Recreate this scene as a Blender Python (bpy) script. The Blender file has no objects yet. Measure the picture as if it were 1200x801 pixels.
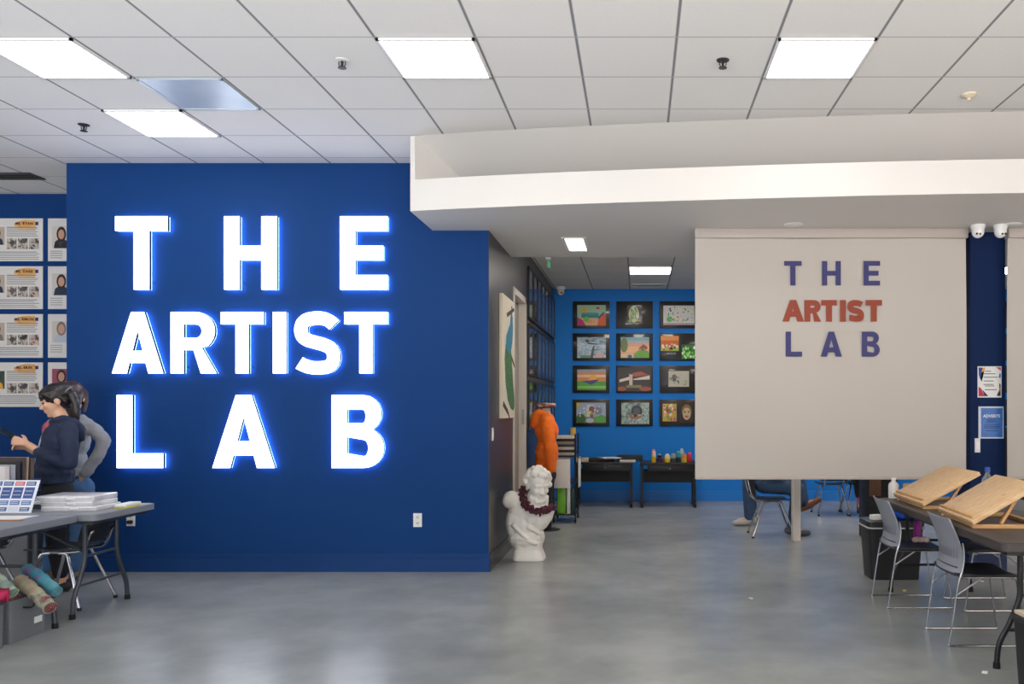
import bpy, bmesh, math, random
from mathutils import Vector, Matrix, Euler
random.seed(7)
C = bpy.context.scene.collection
F, CX, CY, CH = 985.0, 748.0, 479.0, 1.485
PI = math.pi
def P(px, py, Y):                     # a point of the place at distance Y
    return Vector(((px - CX) * Y / F, Y, CH - (py - CY) * Y / F))
def GX(px, Y): return (px - CX) * Y / F
V = Vector

# ------------------------------------------------------------------ materials
def lin(h):
    h = h.lstrip('#'); out = []
    for i in (0, 2, 4):
        c = int(h[i:i + 2], 16) / 255
        out.append(c / 12.92 if c <= .04045 else ((c + .055) / 1.055) ** 2.4)
    return (*out, 1)
MATS = {}
def M(hexc, rough=.5, metal=0, noise=.06, scale=9, bump=0, bscale=60, coat=0, emit=0, trans=0, spec=.5):
    key = (hexc, rough, metal, noise, scale, bump, bscale, coat, emit, trans, spec)
    if key in MATS: return MATS[key]
    m = bpy.data.materials.new('paint_' + hexc.lstrip('#')); m.use_nodes = True
    nt = m.node_tree; b = nt.nodes['Principled BSDF']; N = nt.nodes.new; L = nt.links.new
    b.inputs['Roughness'].default_value = rough; b.inputs['Metallic'].default_value = metal
    b.inputs['Specular IOR Level'].default_value = spec
    b.inputs['Coat Weight'].default_value = coat; b.inputs['Coat Roughness'].default_value = .08
    if trans: b.inputs['Transmission Weight'].default_value = trans
    c = lin(hexc)
    if emit:
        b.inputs['Base Color'].default_value = c
        b.inputs['Emission Color'].default_value = c; b.inputs['Emission Strength'].default_value = emit
    else:
        tc = N('ShaderNodeTexCoord'); no = N('ShaderNodeTexNoise'); mp = N('ShaderNodeMapRange'); mx = N('ShaderNodeMix')
        no.inputs['Scale'].default_value = scale; no.inputs['Detail'].default_value = 4
        mp.inputs['To Min'].default_value = 1 - noise; mp.inputs['To Max'].default_value = 1 + noise
        mx.data_type = 'RGBA'; mx.blend_type = 'MULTIPLY'; mx.inputs['Factor'].default_value = 1
        L(tc.outputs['Object'], no.inputs['Vector']); L(no.outputs['Fac'], mp.inputs['Value'])
        mx.inputs['A'].default_value = c; L(mp.outputs['Result'], mx.inputs['B']); L(mx.outputs['Result'], b.inputs['Base Color'])
        if bump:
            n2 = N('ShaderNodeTexNoise'); n2.inputs['Scale'].default_value = bscale; n2.inputs['Detail'].default_value = 5
            bp = N('ShaderNodeBump'); bp.inputs['Strength'].default_value = bump; bp.inputs['Distance'].default_value = .01
            L(tc.outputs['Object'], n2.inputs['Vector']); L(n2.outputs['Fac'], bp.inputs['Height']); L(bp.outputs['Normal'], b.inputs['Normal'])
    MATS[key] = m
    return m

def tile_material(name, ox, oy, pitch, tint):
    m = bpy.data.materials.new(name); m.use_nodes = True
    nt = m.node_tree; b = nt.nodes['Principled BSDF']; N = nt.nodes.new; L = nt.links.new
    b.inputs['Roughness'].default_value = .85; b.inputs['Specular IOR Level'].default_value = .2
    tc = N('ShaderNodeTexCoord'); sx = N('ShaderNodeSeparateXYZ'); L(tc.outputs['Object'], sx.inputs[0])
    def line(sock, off, half):
        a = N('ShaderNodeMath'); a.operation = 'SUBTRACT'; L(sock, a.inputs[0]); a.inputs[1].default_value = off
        d = N('ShaderNodeMath'); d.operation = 'DIVIDE'; L(a.outputs[0], d.inputs[0]); d.inputs[1].default_value = pitch
        p = N('ShaderNodeMath'); p.operation = 'PINGPONG'; L(d.outputs[0], p.inputs[0]); p.inputs[1].default_value = .5
        l = N('ShaderNodeMapRange'); L(p.outputs[0], l.inputs['Value'])
        l.inputs['From Min'].default_value = half / pitch * .6; l.inputs['From Max'].default_value = half / pitch * 1.4
        l.inputs['To Min'].default_value = 1; l.inputs['To Max'].default_value = 0
        return l.outputs['Result']
    lx = line(sx.outputs['X'], ox, .0085); ly = line(sx.outputs['Y'], oy, .0060)
    n1 = N('ShaderNodeTexNoise'); n1.inputs['Scale'].default_value = 140; n1.inputs['Detail'].default_value = 3
    L(tc.outputs['Object'], n1.inputs['Vector'])
    r = N('ShaderNodeMapRange'); r.inputs['To Min'].default_value = .93; r.inputs['To Max'].default_value = 1.05; L(n1.outputs['Fac'], r.inputs['Value'])
    base = N('ShaderNodeMix'); base.data_type = 'RGBA'; base.blend_type = 'MULTIPLY'; base.inputs['Factor'].default_value = 1
    base.inputs['A'].default_value = lin(tint); L(r.outputs['Result'], base.inputs['B'])
    m1 = N('ShaderNodeMix'); m1.data_type = 'RGBA'; L(lx, m1.inputs['Factor']); L(base.outputs['Result'], m1.inputs['A']); m1.inputs['B'].default_value = lin('#85858a')
    m2 = N('ShaderNodeMix'); m2.data_type = 'RGBA'; L(ly, m2.inputs['Factor']); L(m1.outputs['Result'], m2.inputs['A']); m2.inputs['B'].default_value = lin('#b4b4b8')
    L(m2.outputs['Result'], b.inputs['Base Color'])
    bp = N('ShaderNodeBump'); bp.inputs['Strength'].default_value = .15; bp.inputs['Distance'].default_value = .004
    L(n1.outputs['Fac'], bp.inputs['Height']); L(bp.outputs['Normal'], b.inputs['Normal'])
    return m

def floor_material():
    m = bpy.data.materials.new('polished_concrete'); m.use_nodes = True
    nt = m.node_tree; b = nt.nodes['Principled BSDF']; N = nt.nodes.new; L = nt.links.new
    tc = N('ShaderNodeTexCoord')
    n1 = N('ShaderNodeTexNoise'); n1.inputs['Scale'].default_value = .9; n1.inputs['Detail'].default_value = 5; n1.inputs['Roughness'].default_value = .62
    n2 = N('ShaderNodeTexNoise'); n2.inputs['Scale'].default_value = 3.1; n2.inputs['Detail'].default_value = 4
    n3 = N('ShaderNodeTexNoise'); n3.inputs['Scale'].default_value = 45; n3.inputs['Detail'].default_value = 4
    for n in (n1, n2, n3): L(tc.outputs['Object'], n.inputs['Vector'])
    cr = N('ShaderNodeValToRGB'); cr.color_ramp.elements[0].position = .3; cr.color_ramp.elements[0].color = lin('#7f8382')
    cr.color_ramp.elements[1].position = .72; cr.color_ramp.elements[1].color = lin('#9fa29f'); L(n1.outputs['Fac'], cr.inputs['Fac'])
    mr = N('ShaderNodeMapRange'); mr.inputs['To Min'].default_value = .86; mr.inputs['To Max'].default_value = 1.12; L(n2.outputs['Fac'], mr.inputs['Value'])
    mx = N('ShaderNodeMix'); mx.data_type = 'RGBA'; mx.blend_type = 'MULTIPLY'; mx.inputs['Factor'].default_value = 1
    L(cr.outputs['Color'], mx.inputs['A']); L(mr.outputs['Result'], mx.inputs['B']); L(mx.outputs['Result'], b.inputs['Base Color'])
    rr = N('ShaderNodeMapRange'); rr.inputs['To Min'].default_value = .20; rr.inputs['To Max'].default_value = .36; L(n2.outputs['Fac'], rr.inputs['Value'])
    b.inputs['Roughness'].default_value = .27
    bp = N('ShaderNodeBump'); bp.inputs['Strength'].default_value = .05; bp.inputs['Distance'].default_value = .01
    b.inputs['Specular IOR Level'].default_value = .5
    return m

def wood_material(name, light, dark, axis='X'):
    m = bpy.data.materials.new(name); m.use_nodes = True
    nt = m.node_tree; b = nt.nodes['Principled BSDF']; N = nt.nodes.new; L = nt.links.new
    tc = N('ShaderNodeTexCoord'); mp = N('ShaderNodeMapping'); L(tc.outputs['Object'], mp.inputs['Vector'])
    mp.inputs['Scale'].default_value = (3, 26, 26) if axis == 'X' else (26, 3, 26)
    n = N('ShaderNodeTexNoise'); n.inputs['Scale'].default_value = 1.2; n.inputs['Detail'].default_value = 6; n.inputs['Distortion'].default_value = .6
    L(mp.outputs['Vector'], n.inputs['Vector'])
    cr = N('ShaderNodeValToRGB'); cr.color_ramp.elements[0].position = .3; cr.color_ramp.elements[0].color = lin(dark)
    cr.color_ramp.elements[1].position = .68; cr.color_ramp.elements[1].color = lin(light); L(n.outputs['Fac'], cr.inputs['Fac'])
    n2 = N('ShaderNodeTexNoise'); n2.inputs['Scale'].default_value = 7; n2.inputs['Detail'].default_value = 3; L(tc.outputs['Object'], n2.inputs['Vector'])
    c2 = N('ShaderNodeValToRGB'); c2.color_ramp.elements[0].position = .66; c2.color_ramp.elements[0].color = (1, 1, 1, 1)
    c2.color_ramp.elements[1].position = .78; c2.color_ramp.elements[1].color = (.35, .3, .28, 1); L(n2.outputs['Fac'], c2.inputs['Fac'])
    mx = N('ShaderNodeMix'); mx.data_type = 'RGBA'; mx.blend_type = 'MULTIPLY'; mx.inputs['Factor'].default_value = 1
    L(cr.outputs['Color'], mx.inputs['A']); L(c2.outputs['Color'], mx.inputs['B']); L(mx.outputs['Result'], b.inputs['Base Color'])
    b.inputs['Roughness'].default_value = .55
    return m

def mottled(name, cols, scale, rough=.3, coat=0, detail=4, stretch=(1, 1, 1)):
    m = bpy.data.materials.new(name); m.use_nodes = True
    nt = m.node_tree; b = nt.nodes['Principled BSDF']; N = nt.nodes.new; L = nt.links.new
    tc = N('ShaderNodeTexCoord'); mp = N('ShaderNodeMapping'); mp.inputs['Scale'].default_value = stretch; L(tc.outputs['Object'], mp.inputs['Vector'])
    n = N('ShaderNodeTexNoise'); n.inputs['Scale'].default_value = scale; n.inputs['Detail'].default_value = detail
    L(mp.outputs['Vector'], n.inputs['Vector'])
    cr = N('ShaderNodeValToRGB'); L(n.outputs['Fac'], cr.inputs['Fac']); e = cr.color_ramp.elements
    while len(e) < len(cols): e.new(.5)
    for i, c in enumerate(cols): e[i].position = .3 + .4 * i / (len(cols) - 1); e[i].color = lin(c)
    L(cr.outputs['Color'], b.inputs['Base Color']); b.inputs['Roughness'].default_value = rough; b.inputs['Coat Weight'].default_value = coat
    return m

# ------------------------------------------------------------------ geometry
def frame_z(d):
    d = d.normalized(); a = V((0, 0, 1)) if abs(d.z) < .95 else V((1, 0, 0))
    x = a.cross(d).normalized(); return Matrix((x, d.cross(x), d)).transposed()
def catmull(pts, k=6, closed=False):
    pts = [V(p) for p in pts]; n = len(pts); out = []
    rng = n if closed else n - 1
    for i in range(rng):
        g = lambda j: pts[j % n] if closed else pts[min(max(j, 0), n - 1)]
        p0, p1, p2, p3 = g(i - 1), g(i), g(i + 1), g(i + 2)
        for s in range(k):
            t = s / k
            out.append(.5 * ((2 * p1) + (p2 - p0) * t + (2 * p0 - 5 * p1 + 4 * p2 - p3) * t * t + (3 * p1 - p0 - 3 * p2 + p3) * t ** 3))
    if not closed: out.append(pts[-1])
    return out
class MB:
    def __init__(s): s.bm = bmesh.new(); s.mi = 0
    def _tag(s, faces):
        for f in faces: f.material_index = s.mi
        return s
    def quad(s, *pts):
        s._tag([s.bm.faces.new([s.bm.verts.new(V(p)) for p in pts])]); return s
    def box(s, c, size, rot=None, bevel=0, seg=2):
        r = bmesh.ops.create_cube(s.bm, size=1); vs = r['verts']
        for v in vs: v.co = V((v.co.x * size[0], v.co.y * size[1], v.co.z * size[2]))
        fs = set(f for v in vs for f in v.link_faces)
        if bevel:
            es = list(set(e for v in vs for e in v.link_edges))
            r2 = bmesh.ops.bevel(s.bm, geom=es, offset=bevel, segments=seg, affect='EDGES', profile=.5)
            fs = set(f for f in r2['faces']) | set(f for f in fs if f.is_valid)
            vs = list(set(v for f in fs for v in f.verts))
        m = (rot.to_matrix() if isinstance(rot, Euler) else rot) if rot else Matrix.Identity(3)
        for v in vs: v.co = m @ v.co + V(c)
        return s._tag(fs)
    def bx(s, x0, x1, y0, y1, z0, z1, bevel=0):
        return s.box(((x0 + x1) / 2, (y0 + y1) / 2, (z0 + z1) / 2), (x1 - x0, y1 - y0, z1 - z0), None, bevel)
    def ring(s, rings, cap=True, close=False):
        R = [[s.bm.verts.new(p) for p in r] for r in rings]; n = len(R[0]); fs = []
        for a, b in zip(R, R[1:] + ([R[0]] if close else [])):
            for i in range(n): fs.append(s.bm.faces.new((a[i], a[(i + 1) % n], b[(i + 1) % n], b[i])))
        if cap and not close: fs.append(s.bm.faces.new(R[0][::-1])); fs.append(s.bm.faces.new(R[-1]))
        return s._tag(fs)
    def cyl(s, p0, p1, r0, r1=None, n=16):
        p0, p1 = V(p0), V(p1); r1 = r0 if r1 is None else r1; m = frame_z(p1 - p0)
        c = [(math.cos(2 * PI * i / n), math.sin(2 * PI * i / n)) for i in range(n)]
        return s.ring([[p + m @ V((x * r, y * r, 0)) for x, y in c] for p, r in ((p0, max(r0, 1e-4)), (p1, max(r1, 1e-4)))])
    def tube(s, pts, r, n=10, closed=False):
        pts = [V(p) for p in pts]; rings = []; up = None; N = len(pts)
        for i, p in enumerate(pts):
            d = (pts[(i + 1) % N] - pts[i - 1]) if closed else (pts[min(i + 1, N - 1)] - pts[max(i - 1, 0)])
            d.normalize()
            if up is None: m = frame_z(d); x = m.col[0].copy()
            else: x = (up - d * up.dot(d)).normalized()
            up = x; y = d.cross(x); rr = r[i] if isinstance(r, (list, tuple)) else r
            rings.append([p + (x * math.cos(2 * PI * k / n) + y * math.sin(2 * PI * k / n)) * rr for k in range(n)])
        return s.ring(rings, close=closed)
    def lathe(s, prof, c=(0, 0, 0), n=24, sx=1, sy=1):
        c = V(c)
        return s.ring([[c + V((max(r, 1e-4) * sx * math.cos(2 * PI * i / n), max(r, 1e-4) * sy * math.sin(2 * PI * i / n), z)) for i in range(n)] for r, z in prof])
    def sph(s, c, r, rot=None, u=14, v=10):
        rr = (r, r, r) if isinstance(r, (int, float)) else r; m = (rot.to_matrix() if isinstance(rot, Euler) else rot) if rot else Matrix.Identity(3)
        res = bmesh.ops.create_uvsphere(s.bm, u_segments=u, v_segments=v, radius=1)
        for w in res['verts']: w.co = m @ V((w.co.x * rr[0], w.co.y * rr[1], w.co.z * rr[2])) + V(c)
        return s._tag(set(f for w in res['verts'] for f in w.link_faces))
    def caps(s, p0, p1, r0, r1=None, n=14):           # rounded tapered limb, closed
        r1 = r0 if r1 is None else r1; p0, p1 = V(p0), V(p1); d = p1 - p0; m = frame_z(d); Ln = d.length; prof = []
        for k in range(5): a = -PI / 2 + PI / 2 * k / 4; prof.append((r0 * math.cos(a), r0 * math.sin(a)))
        for k in range(5): a = PI / 2 * k / 4; prof.append((r1 * math.cos(a), Ln + r1 * math.sin(a)))
        return s.ring([[p0 + m @ V((max(r, 1e-4) * math.cos(2 * PI * i / n), max(r, 1e-4) * math.sin(2 * PI * i / n), z)) for i in range(n)] for r, z in prof])
    def chain(s, pts, rs):
        for a, b, x, y in zip(pts, pts[1:], rs, rs[1:]): s.caps(a, b, x, y)
        return s
    def poly(s, o, u, v, pts, t, d=0):                # flat outline on a plane (origin, u, v) with thickness t, raised d
        o, u, v = V(o), V(u), V(v); n = u.cross(v)
        a = [o + u * x + v * y + n * d for x, y in pts]; b = [p + n * t for p in a]
        A = [s.bm.verts.new(p) for p in a]; B = [s.bm.verts.new(p) for p in b]; k = len(A)
        fs = [s.bm.faces.new(A[::-1]), s.bm.faces.new(B)] + [s.bm.faces.new((A[i], A[(i + 1) % k], B[(i + 1) % k], B[i])) for i in range(k)]
        return s._tag(fs)
    def mesh(s, name, mats, smooth=35):
        bmesh.ops.recalc_face_normals(s.bm, faces=s.bm.faces)
        me = bpy.data.meshes.new(name); s.bm.to_mesh(me); s.bm.free()
        for m in (mats if isinstance(mats, (list, tuple)) else [mats]): me.materials.append(m)
        if smooth:
            me.polygons.foreach_set('use_smooth', [True] * len(me.polygons)); me.set_sharp_from_angle(angle=math.radians(smooth))
        return me
    def build(s, name, mats, parent=None, local=False, smooth=35):
        return link(name, s.mesh(name, mats, smooth), parent, local)
def W(o):
    m = Matrix.Identity(4)
    while o: m = o.matrix_basis @ m; o = o.parent
    return m
def link(name, me, parent=None, local=False):
    o = bpy.data.objects.new(name, me); C.objects.link(o)
    if parent:
        o.parent = parent
        if not local: me.transform(W(parent).inverted())
    return o
def tag(o, label=None, cat=None, group=None, kind=None):
    for k, v in (('label', label), ('category', cat), ('group', group), ('kind', kind)):
        if v: o[k] = v
    return o
def thing(name, label, cat, loc=(0, 0, 0), rz=0, group=None):
    o = bpy.data.objects.new(name, None); C.objects.link(o); o.location = loc; o.rotation_euler = (0, 0, rz); o.empty_display_size = .1
    return tag(o, label, cat, group)
def solo(name, mb, mats, label, cat, group=None, smooth=35):      # a thing that is one mesh, origin at the middle of its base
    if isinstance(mb, MB): me = mb.mesh(name, mats, smooth)
    else:
        me = mb; me.materials.clear(); me.materials.append(mats)
    lo = V([min(v.co[i] for v in me.vertices) for i in range(3)]); hi = V([max(v.co[i] for v in me.vertices) for i in range(3)])
    b = V(((lo.x + hi.x) / 2, (lo.y + hi.y) / 2, lo.z)); me.transform(Matrix.Translation(-b))
    o = link(name, me); o.location = b
    return tag(o, label, cat, group)
def struct(name, mb, mats, parent=None, smooth=0):
    o = mb.build(name, mats, parent, smooth=smooth)
    if not parent: o['kind'] = 'structure'
    return o
def kids(o): return [c for c in bpy.data.objects if c.parent == o]
def dup(root, loc, rz, label, group=None):
    def cp(o, par):
        c = o.copy(); C.objects.link(c); c.parent = par
        for ch in kids(o): cp(ch, c)
        return c
    r = cp(root, None); r.location = loc; r.rotation_euler = (0, 0, rz); r['label'] = label
    if group: r['group'] = group
    return r
def fuse(mb, voxel=.01, smooth=4, disp=None):         # one continuous surface out of closed lumps
    me = mb.mesh('lump', [], 0); o = bpy.data.objects.new('lump', me); C.objects.link(o)
    r = o.modifiers.new('r', 'REMESH'); r.mode = 'VOXEL'; r.voxel_size = voxel; r.use_smooth_shade = True
    if smooth: sm = o.modifiers.new('s', 'SMOOTH'); sm.factor = .5; sm.iterations = smooth
    if disp:
        t = bpy.data.textures.new('folds', 'CLOUDS'); t.noise_scale = disp[0]; d = o.modifiers.new('d', 'DISPLACE'); d.texture = t; d.strength = disp[1]; d.mid_level = .5
        d.texture_coords = 'LOCAL'
    dg = bpy.context.evaluated_depsgraph_get()
    new = bpy.data.meshes.new_from_object(o.evaluated_get(dg)); bpy.data.objects.remove(o); bpy.data.meshes.remove(me)
    new.polygons.foreach_set('use_smooth', [True] * len(new.polygons))
    return new
def fused(name, mb, mat, parent=None, voxel=.01, smooth=4, disp=None):
    me = fuse(mb, voxel, smooth, disp); me.materials.clear(); me.materials.append(mat); return link(name, me, parent)
def text_mesh(s, size, o, u, v, mat, align='CENTER', bold=0, t=.001, space=1):
    cu = bpy.data.curves.new('t', 'FONT'); cu.body = s; cu.size = size; cu.align_x = align; cu.extrude = t / 2; cu.offset = bold; cu.space_character = space; cu.resolution_u = 3
    ob = bpy.data.objects.new('t', cu); C.objects.link(ob); dg = bpy.context.evaluated_depsgraph_get()
    me = bpy.data.meshes.new_from_object(ob.evaluated_get(dg)); bpy.data.objects.remove(ob)
    u, v = V(u), V(v); n = u.cross(v); m = Matrix((u, v, n)).transposed().to_4x4(); m.translation = V(o) + n * t / 2
    me.transform(m); me.materials.clear(); me.materials.append(mat); return me
X, Yv, Z = V((1, 0, 0)), V((0, 1, 0)), V((0, 0, 1))

# ------------------------------------------------------------------ letters (drawn from strokes)
def arc(cx, cy, rx, ry, a0, a1, n=10):
    return [(cx + rx * math.cos(math.radians(a0 + (a1 - a0) * i / n)), cy + ry * math.sin(math.radians(a0 + (a1 - a0) * i / n))) for i in range(n + 1)]
def glyph(ch, w, h, t):
    tv = t * .93
    if ch == 'T': return [[(w / 2 - t / 2, 0), (w / 2 + t / 2, 0), (w / 2 + t / 2, h - tv), (w, h - tv), (w, h), (0, h), (0, h - tv), (w / 2 - t / 2, h - tv)]]
    if ch == 'H':
        a, b = h / 2 - tv / 2, h / 2 + tv / 2
        return [[(0, 0), (t, 0), (t, a), (w - t, a), (w - t, 0), (w, 0), (w, h), (w - t, h), (w - t, b), (t, b), (t, h), (0, h)]]
    if ch == 'E':
        a, b = h / 2 - tv / 2, h / 2 + tv / 2
        return [[(0, 0), (w, 0), (w, tv), (t, tv), (t, a), (w * .91, a), (w * .91, b), (t, b), (t, h - tv), (w, h - tv), (w, h), (0, h)]]
    if ch == 'L': return [[(0, 0), (w, 0), (w, tv), (t, tv), (t, h), (0, h)]]
    if ch == 'I': return [[(0, 0), (t, 0), (t, h), (0, h)]]
    if ch == 'A':
        tw, fw = t * 1.0, t * 1.14; ia = h - 1.40 * t; yb, yt = .80 * t, 1.72 * t
        k = (w / 2 - tw / 2) / h; inn = lambda y: fw + (w / 2 - fw) * y / ia
        return [[(0, 0), (fw, 0), (inn(yb), yb), (w - inn(yb), yb), (w - fw, 0), (w, 0), (w / 2 + tw / 2, h), (w / 2 - tw / 2, h)],
                [(inn(yt), yt), (w - inn(yt), yt), (w / 2, ia)]]
    if ch == 'R':
        r = h * .62; y0 = h - r; rr = r / 2; ow = w * .965
        return [[(0, 0), (t, 0), (t, y0 - .0 * t), (w * .50, y0), (w - t * 1.2, 0), (w, 0), (w * .50 + t * .62, y0 + .04 * h)] + arc(ow - rr, h - rr, rr, rr, -50, 90) + [(0, h)],
                [(t, y0 + tv), (t, h - tv)] + arc(ow - rr, h - rr, rr - t, rr - tv, 90, -90)]
    if ch == 'B':
        m = h * .52; r1, r2 = (h - m) / 2 + .015 * h, m / 2 + .015 * h; w1 = w * .95
        return [[(0, 0)] + arc(w - r2, r2, r2, r2, -90, 62) + arc(w1 - r1, h - r1, r1, r1, -58, 90) + [(0, h)],
                [(t, tv), (t, m - tv * .48)] + arc(w - r2, r2 * .99, r2 - t, (m - tv * 1.48) / 2, 90, -90),
                [(t, m + tv * .48), (t, h - tv)] + arc(w1 - r1, (m + tv * .48 + h - tv) / 2, r1 - t, (h - m - tv * 1.48) / 2, 90, -90)]
    if ch == 'S':
        q = t / 2
        xr, xl_ = w - q * 1.02, q * 1.05
        segs = [((w * .86, h * .785), (w * .77, h - q * 1.3), (w * .65, h - q), (w * .52, h - q)), ((w * .52, h - q), (w * .30, h - q), (xl_, h * .86), (xl_, h * .705)), ((xl_, h * .705), (xl_, h * .55), (w * .33, h * .535), (w * .50, h * .502)),
                ((w * .50, h * .502), (w * .70, h * .465), (xr, h * .43), (xr, h * .285)), ((xr, h * .285), (xr, h * .13), (w * .72, q), (w * .49, q)), ((w * .49, q), (w * .34, q), (w * .20, q * 1.35), (w * .115, h * .185))]
        p = []
        for a0, a1, a2, a3 in segs:
            for k in range(8):
                x = k / 8; p.append(V([(1 - x) ** 3 * a0[i] + 3 * x * (1 - x) ** 2 * a1[i] + 3 * x * x * (1 - x) * a2[i] + x ** 3 * a3[i] for i in (0, 1)] + [0]))
        p.append(V((*segs[-1][3], 0))); L_, R_ = [], []
        for i, a in enumerate(p):
            d = (p[min(i + 1, len(p) - 1)] - p[max(i - 1, 0)]).normalized(); n = V((-d.y, d.x, 0)) * q
            L_.append((a.x + n.x, a.y + n.y)); R_.append((a.x - n.x, a.y - n.y))
        return [L_ + R_[::-1]]
def letter_mesh(ch, w, h, t, o, u, v, depth, mat, fill=True):
    if ch == 'S':
        lp = glyph(ch, w, h, t)[0]; k = len(lp) // 2; A, B = lp[:k], lp[k:][::-1]; n = V(u).cross(V(v))
        pt = lambda p, d: V(o) + V(u) * p[0] + V(v) * p[1] + n * d
        return MB().ring([[pt(a, 0), pt(b, 0), pt(b, depth), pt(a, depth)] for a, b in zip(A, B)]).mesh('S', mat, 0)
    cu = bpy.data.curves.new('g', 'CURVE'); cu.dimensions = '2D'; cu.fill_mode = 'BOTH' if fill else 'NONE'; cu.extrude = depth / 2
    for lp in glyph(ch, w, h, t):
        sp = cu.splines.new('POLY'); sp.points.add(len(lp) - 1); sp.use_cyclic_u = True
        for q, (a, b) in zip(sp.points, lp): q.co = (a, b, 0, 1)
    ob = bpy.data.objects.new('g', cu); C.objects.link(ob); dg = bpy.context.evaluated_depsgraph_get()
    me = bpy.data.meshes.new_from_object(ob.evaluated_get(dg)); bpy.data.objects.remove(ob)
    u, v = V(u), V(v); n = u.cross(v); m = Matrix((u, v, n)).transposed().to_4x4(); m.translation = V(o) + n * depth / 2
    me.transform(m); me.materials.clear(); me.materials.append(mat); return me

# ------------------------------------------------------------------ palette
BLUE = M('#0e3972', .65, spec=.15, noise=.05, scale=1.2, bump=.02, bscale=180)
BLUE2 = M('#1c7dd6', .55, spec=.25, noise=.05, scale=1.2, bump=.02, bscale=180)
NAVY = M('#10264f', .7, spec=.15, noise=.05, scale=1.5, bump=.02, bscale=180)
DARK = M('#3a3838', .33, noise=.06, scale=1.5, bump=.02, bscale=180)
WHITE = M('#e9e6e2', .6, noise=.02, scale=2, bump=.02, bscale=120)
GREYW = M('#cfcac4', .6, noise=.03, scale=2)
CHROME = M('#b9b9be', .2, 1, noise=.02)
STEEL = M('#9a9da1', .35, .9, noise=.04)
BLACK = M('#17171a', .4, noise=.08)
BLACKM = M('#101012', .6, noise=.1)
RUB = M('#0c0c0d', .75)
LEGGREY = M('#4b5058', .35, .5, noise=.04)
WHITEP = M('#e6e6e4', .55, noise=.02)
TILE = tile_material('ceiling_tile', -.3766, 5.079, .6092, '#ebe9e7')
TILE2 = tile_material('back_ceiling_tile', -.135, 11.42, .602, '#dedbd2')
FLOORM = floor_material()

# ------------------------------------------------------------------ setting
HC = 3.731; HB = 3.425; HS = 3.115
XL, XR, YF, YB = -8.5, 7.5, -4.0, 13.6
YW = 7.68; XS = -1.365
struct('floor', MB().bx(XL - .2, XR + .2, YF - .2, YB + .2, -.12, 0), FLOORM)
struct('ceiling', MB().bx(XL - .2, XR + .2, YF - .2, 9.02, HC, HC + .1), TILE)
struct('ceiling_back', MB().bx(XS - .1, XR + .2, 8.95, YB + .2, HB, HB + .1), TILE2)
struct('wall_feature', MB().bx(-5.224, XS - .004, YW, YW + .15, 0, HC).bx(-5.224, -5.074, YW + .1, 8.8, 0, HC), BLUE)
struct('wall_left_rear', MB().bx(XL, -5.1, 8.78, 8.93, 0, HC), BLUE)
struct('wall_left', MB().bx(XL - .15, XL, YF, 8.93, 0, HC), WHITE)
struct('wall_right', MB().bx(XR, XR + .15, YF, YB + .15, 0, HC), WHITE)
struct('wall_back', MB().bx(XS - .1, XR, YB, YB + .15, 0, HC), BLUE2)
DY0, DY1, DZ = 9.20, 10.13, 2.77
struct('wall_side', MB().bx(XS - .12, XS, YW + .003, DY0, 0, HC - .01).bx(XS - .12, XS, DY1, YB, 0, HC - .01).bx(XS - .12, XS, DY0, DY1, DZ, HC - .01), DARK)
struct('wall_behind_door', MB().bx(XS - 1.2, XS - 1.1, 8.9, 10.5, 0, 3.2), DARK)
# front wall behind the viewer: storefront openings
wins = [(-8.0, -4.6), (-4.2, -.8), (-.4, 3.0), (3.4, 6.8)]
fw = MB(); edges = [XL] + [e for w in wins for e in w] + [XR]
for i in range(0, len(edges), 2): fw.bx(edges[i], edges[i + 1], YF - .15, YF, 0, HC)
for a, b in wins: fw.bx(a, b, YF - .15, YF, 0, .08).bx(a, b, YF - .15, YF, 3.2, HC)
struct('wall_front', fw, WHITE)
for i, (a, b) in enumerate(wins):
    w = MB()
    for x in (a + .03, (a + b) / 2, b - .03): w.bx(x - .03, x + .03, YF - .1, YF - .03, .08, 3.2)
    for z in (.11, 2.5, 3.17): w.bx(a, b, YF - .1, YF - .03, z - .03, z + .03)
    struct('window_%d' % (i + 1), w, M('#2b2c2e', .4, .6))
def base_prof(mb, x0, x1, y, s=-1):
    mb.bx(x0, x1, min(y, y + s * .014), max(y, y + s * .014), 0, .115)
    mb.bx(x0, x1, min(y, y + s * .010), max(y, y + s * .010), .115, .135)
    mb.bx(x0, x1, min(y, y + s * .014), max(y, y + s * .014), .135, .148)
    mb.bx(x0, x1, min(y, y + s * .007), max(y, y + s * .007), .148, .164)
    return mb
GB = M('#0e3972', .45, spec=.25, noise=.03)
struct('baseboard_feature', base_prof(MB(), -5.238, XS + .010, YW), GB)
struct('baseboard_back', base_prof(MB(), XS, XR, YB), M('#1c7dd6', .35, noise=.03))
struct('baseboard_left_rear', base_prof(MB(), XL, -5.224, 8.78), GB)
sb = MB()
for y0, y1 in ((YW + .003, DY0 - .06), (DY1 + .06, YB)):
    sb.bx(XS, XS + .014, y0, y1, 0, .115).bx(XS, XS + .010, y0, y1, .115, .135).bx(XS, XS + .014, y0, y1, .135, .148).bx(XS, XS + .007, y0, y1, .148, .164)
struct('baseboard_side', sb, M('#3a3838', .25, noise=.03))

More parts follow.
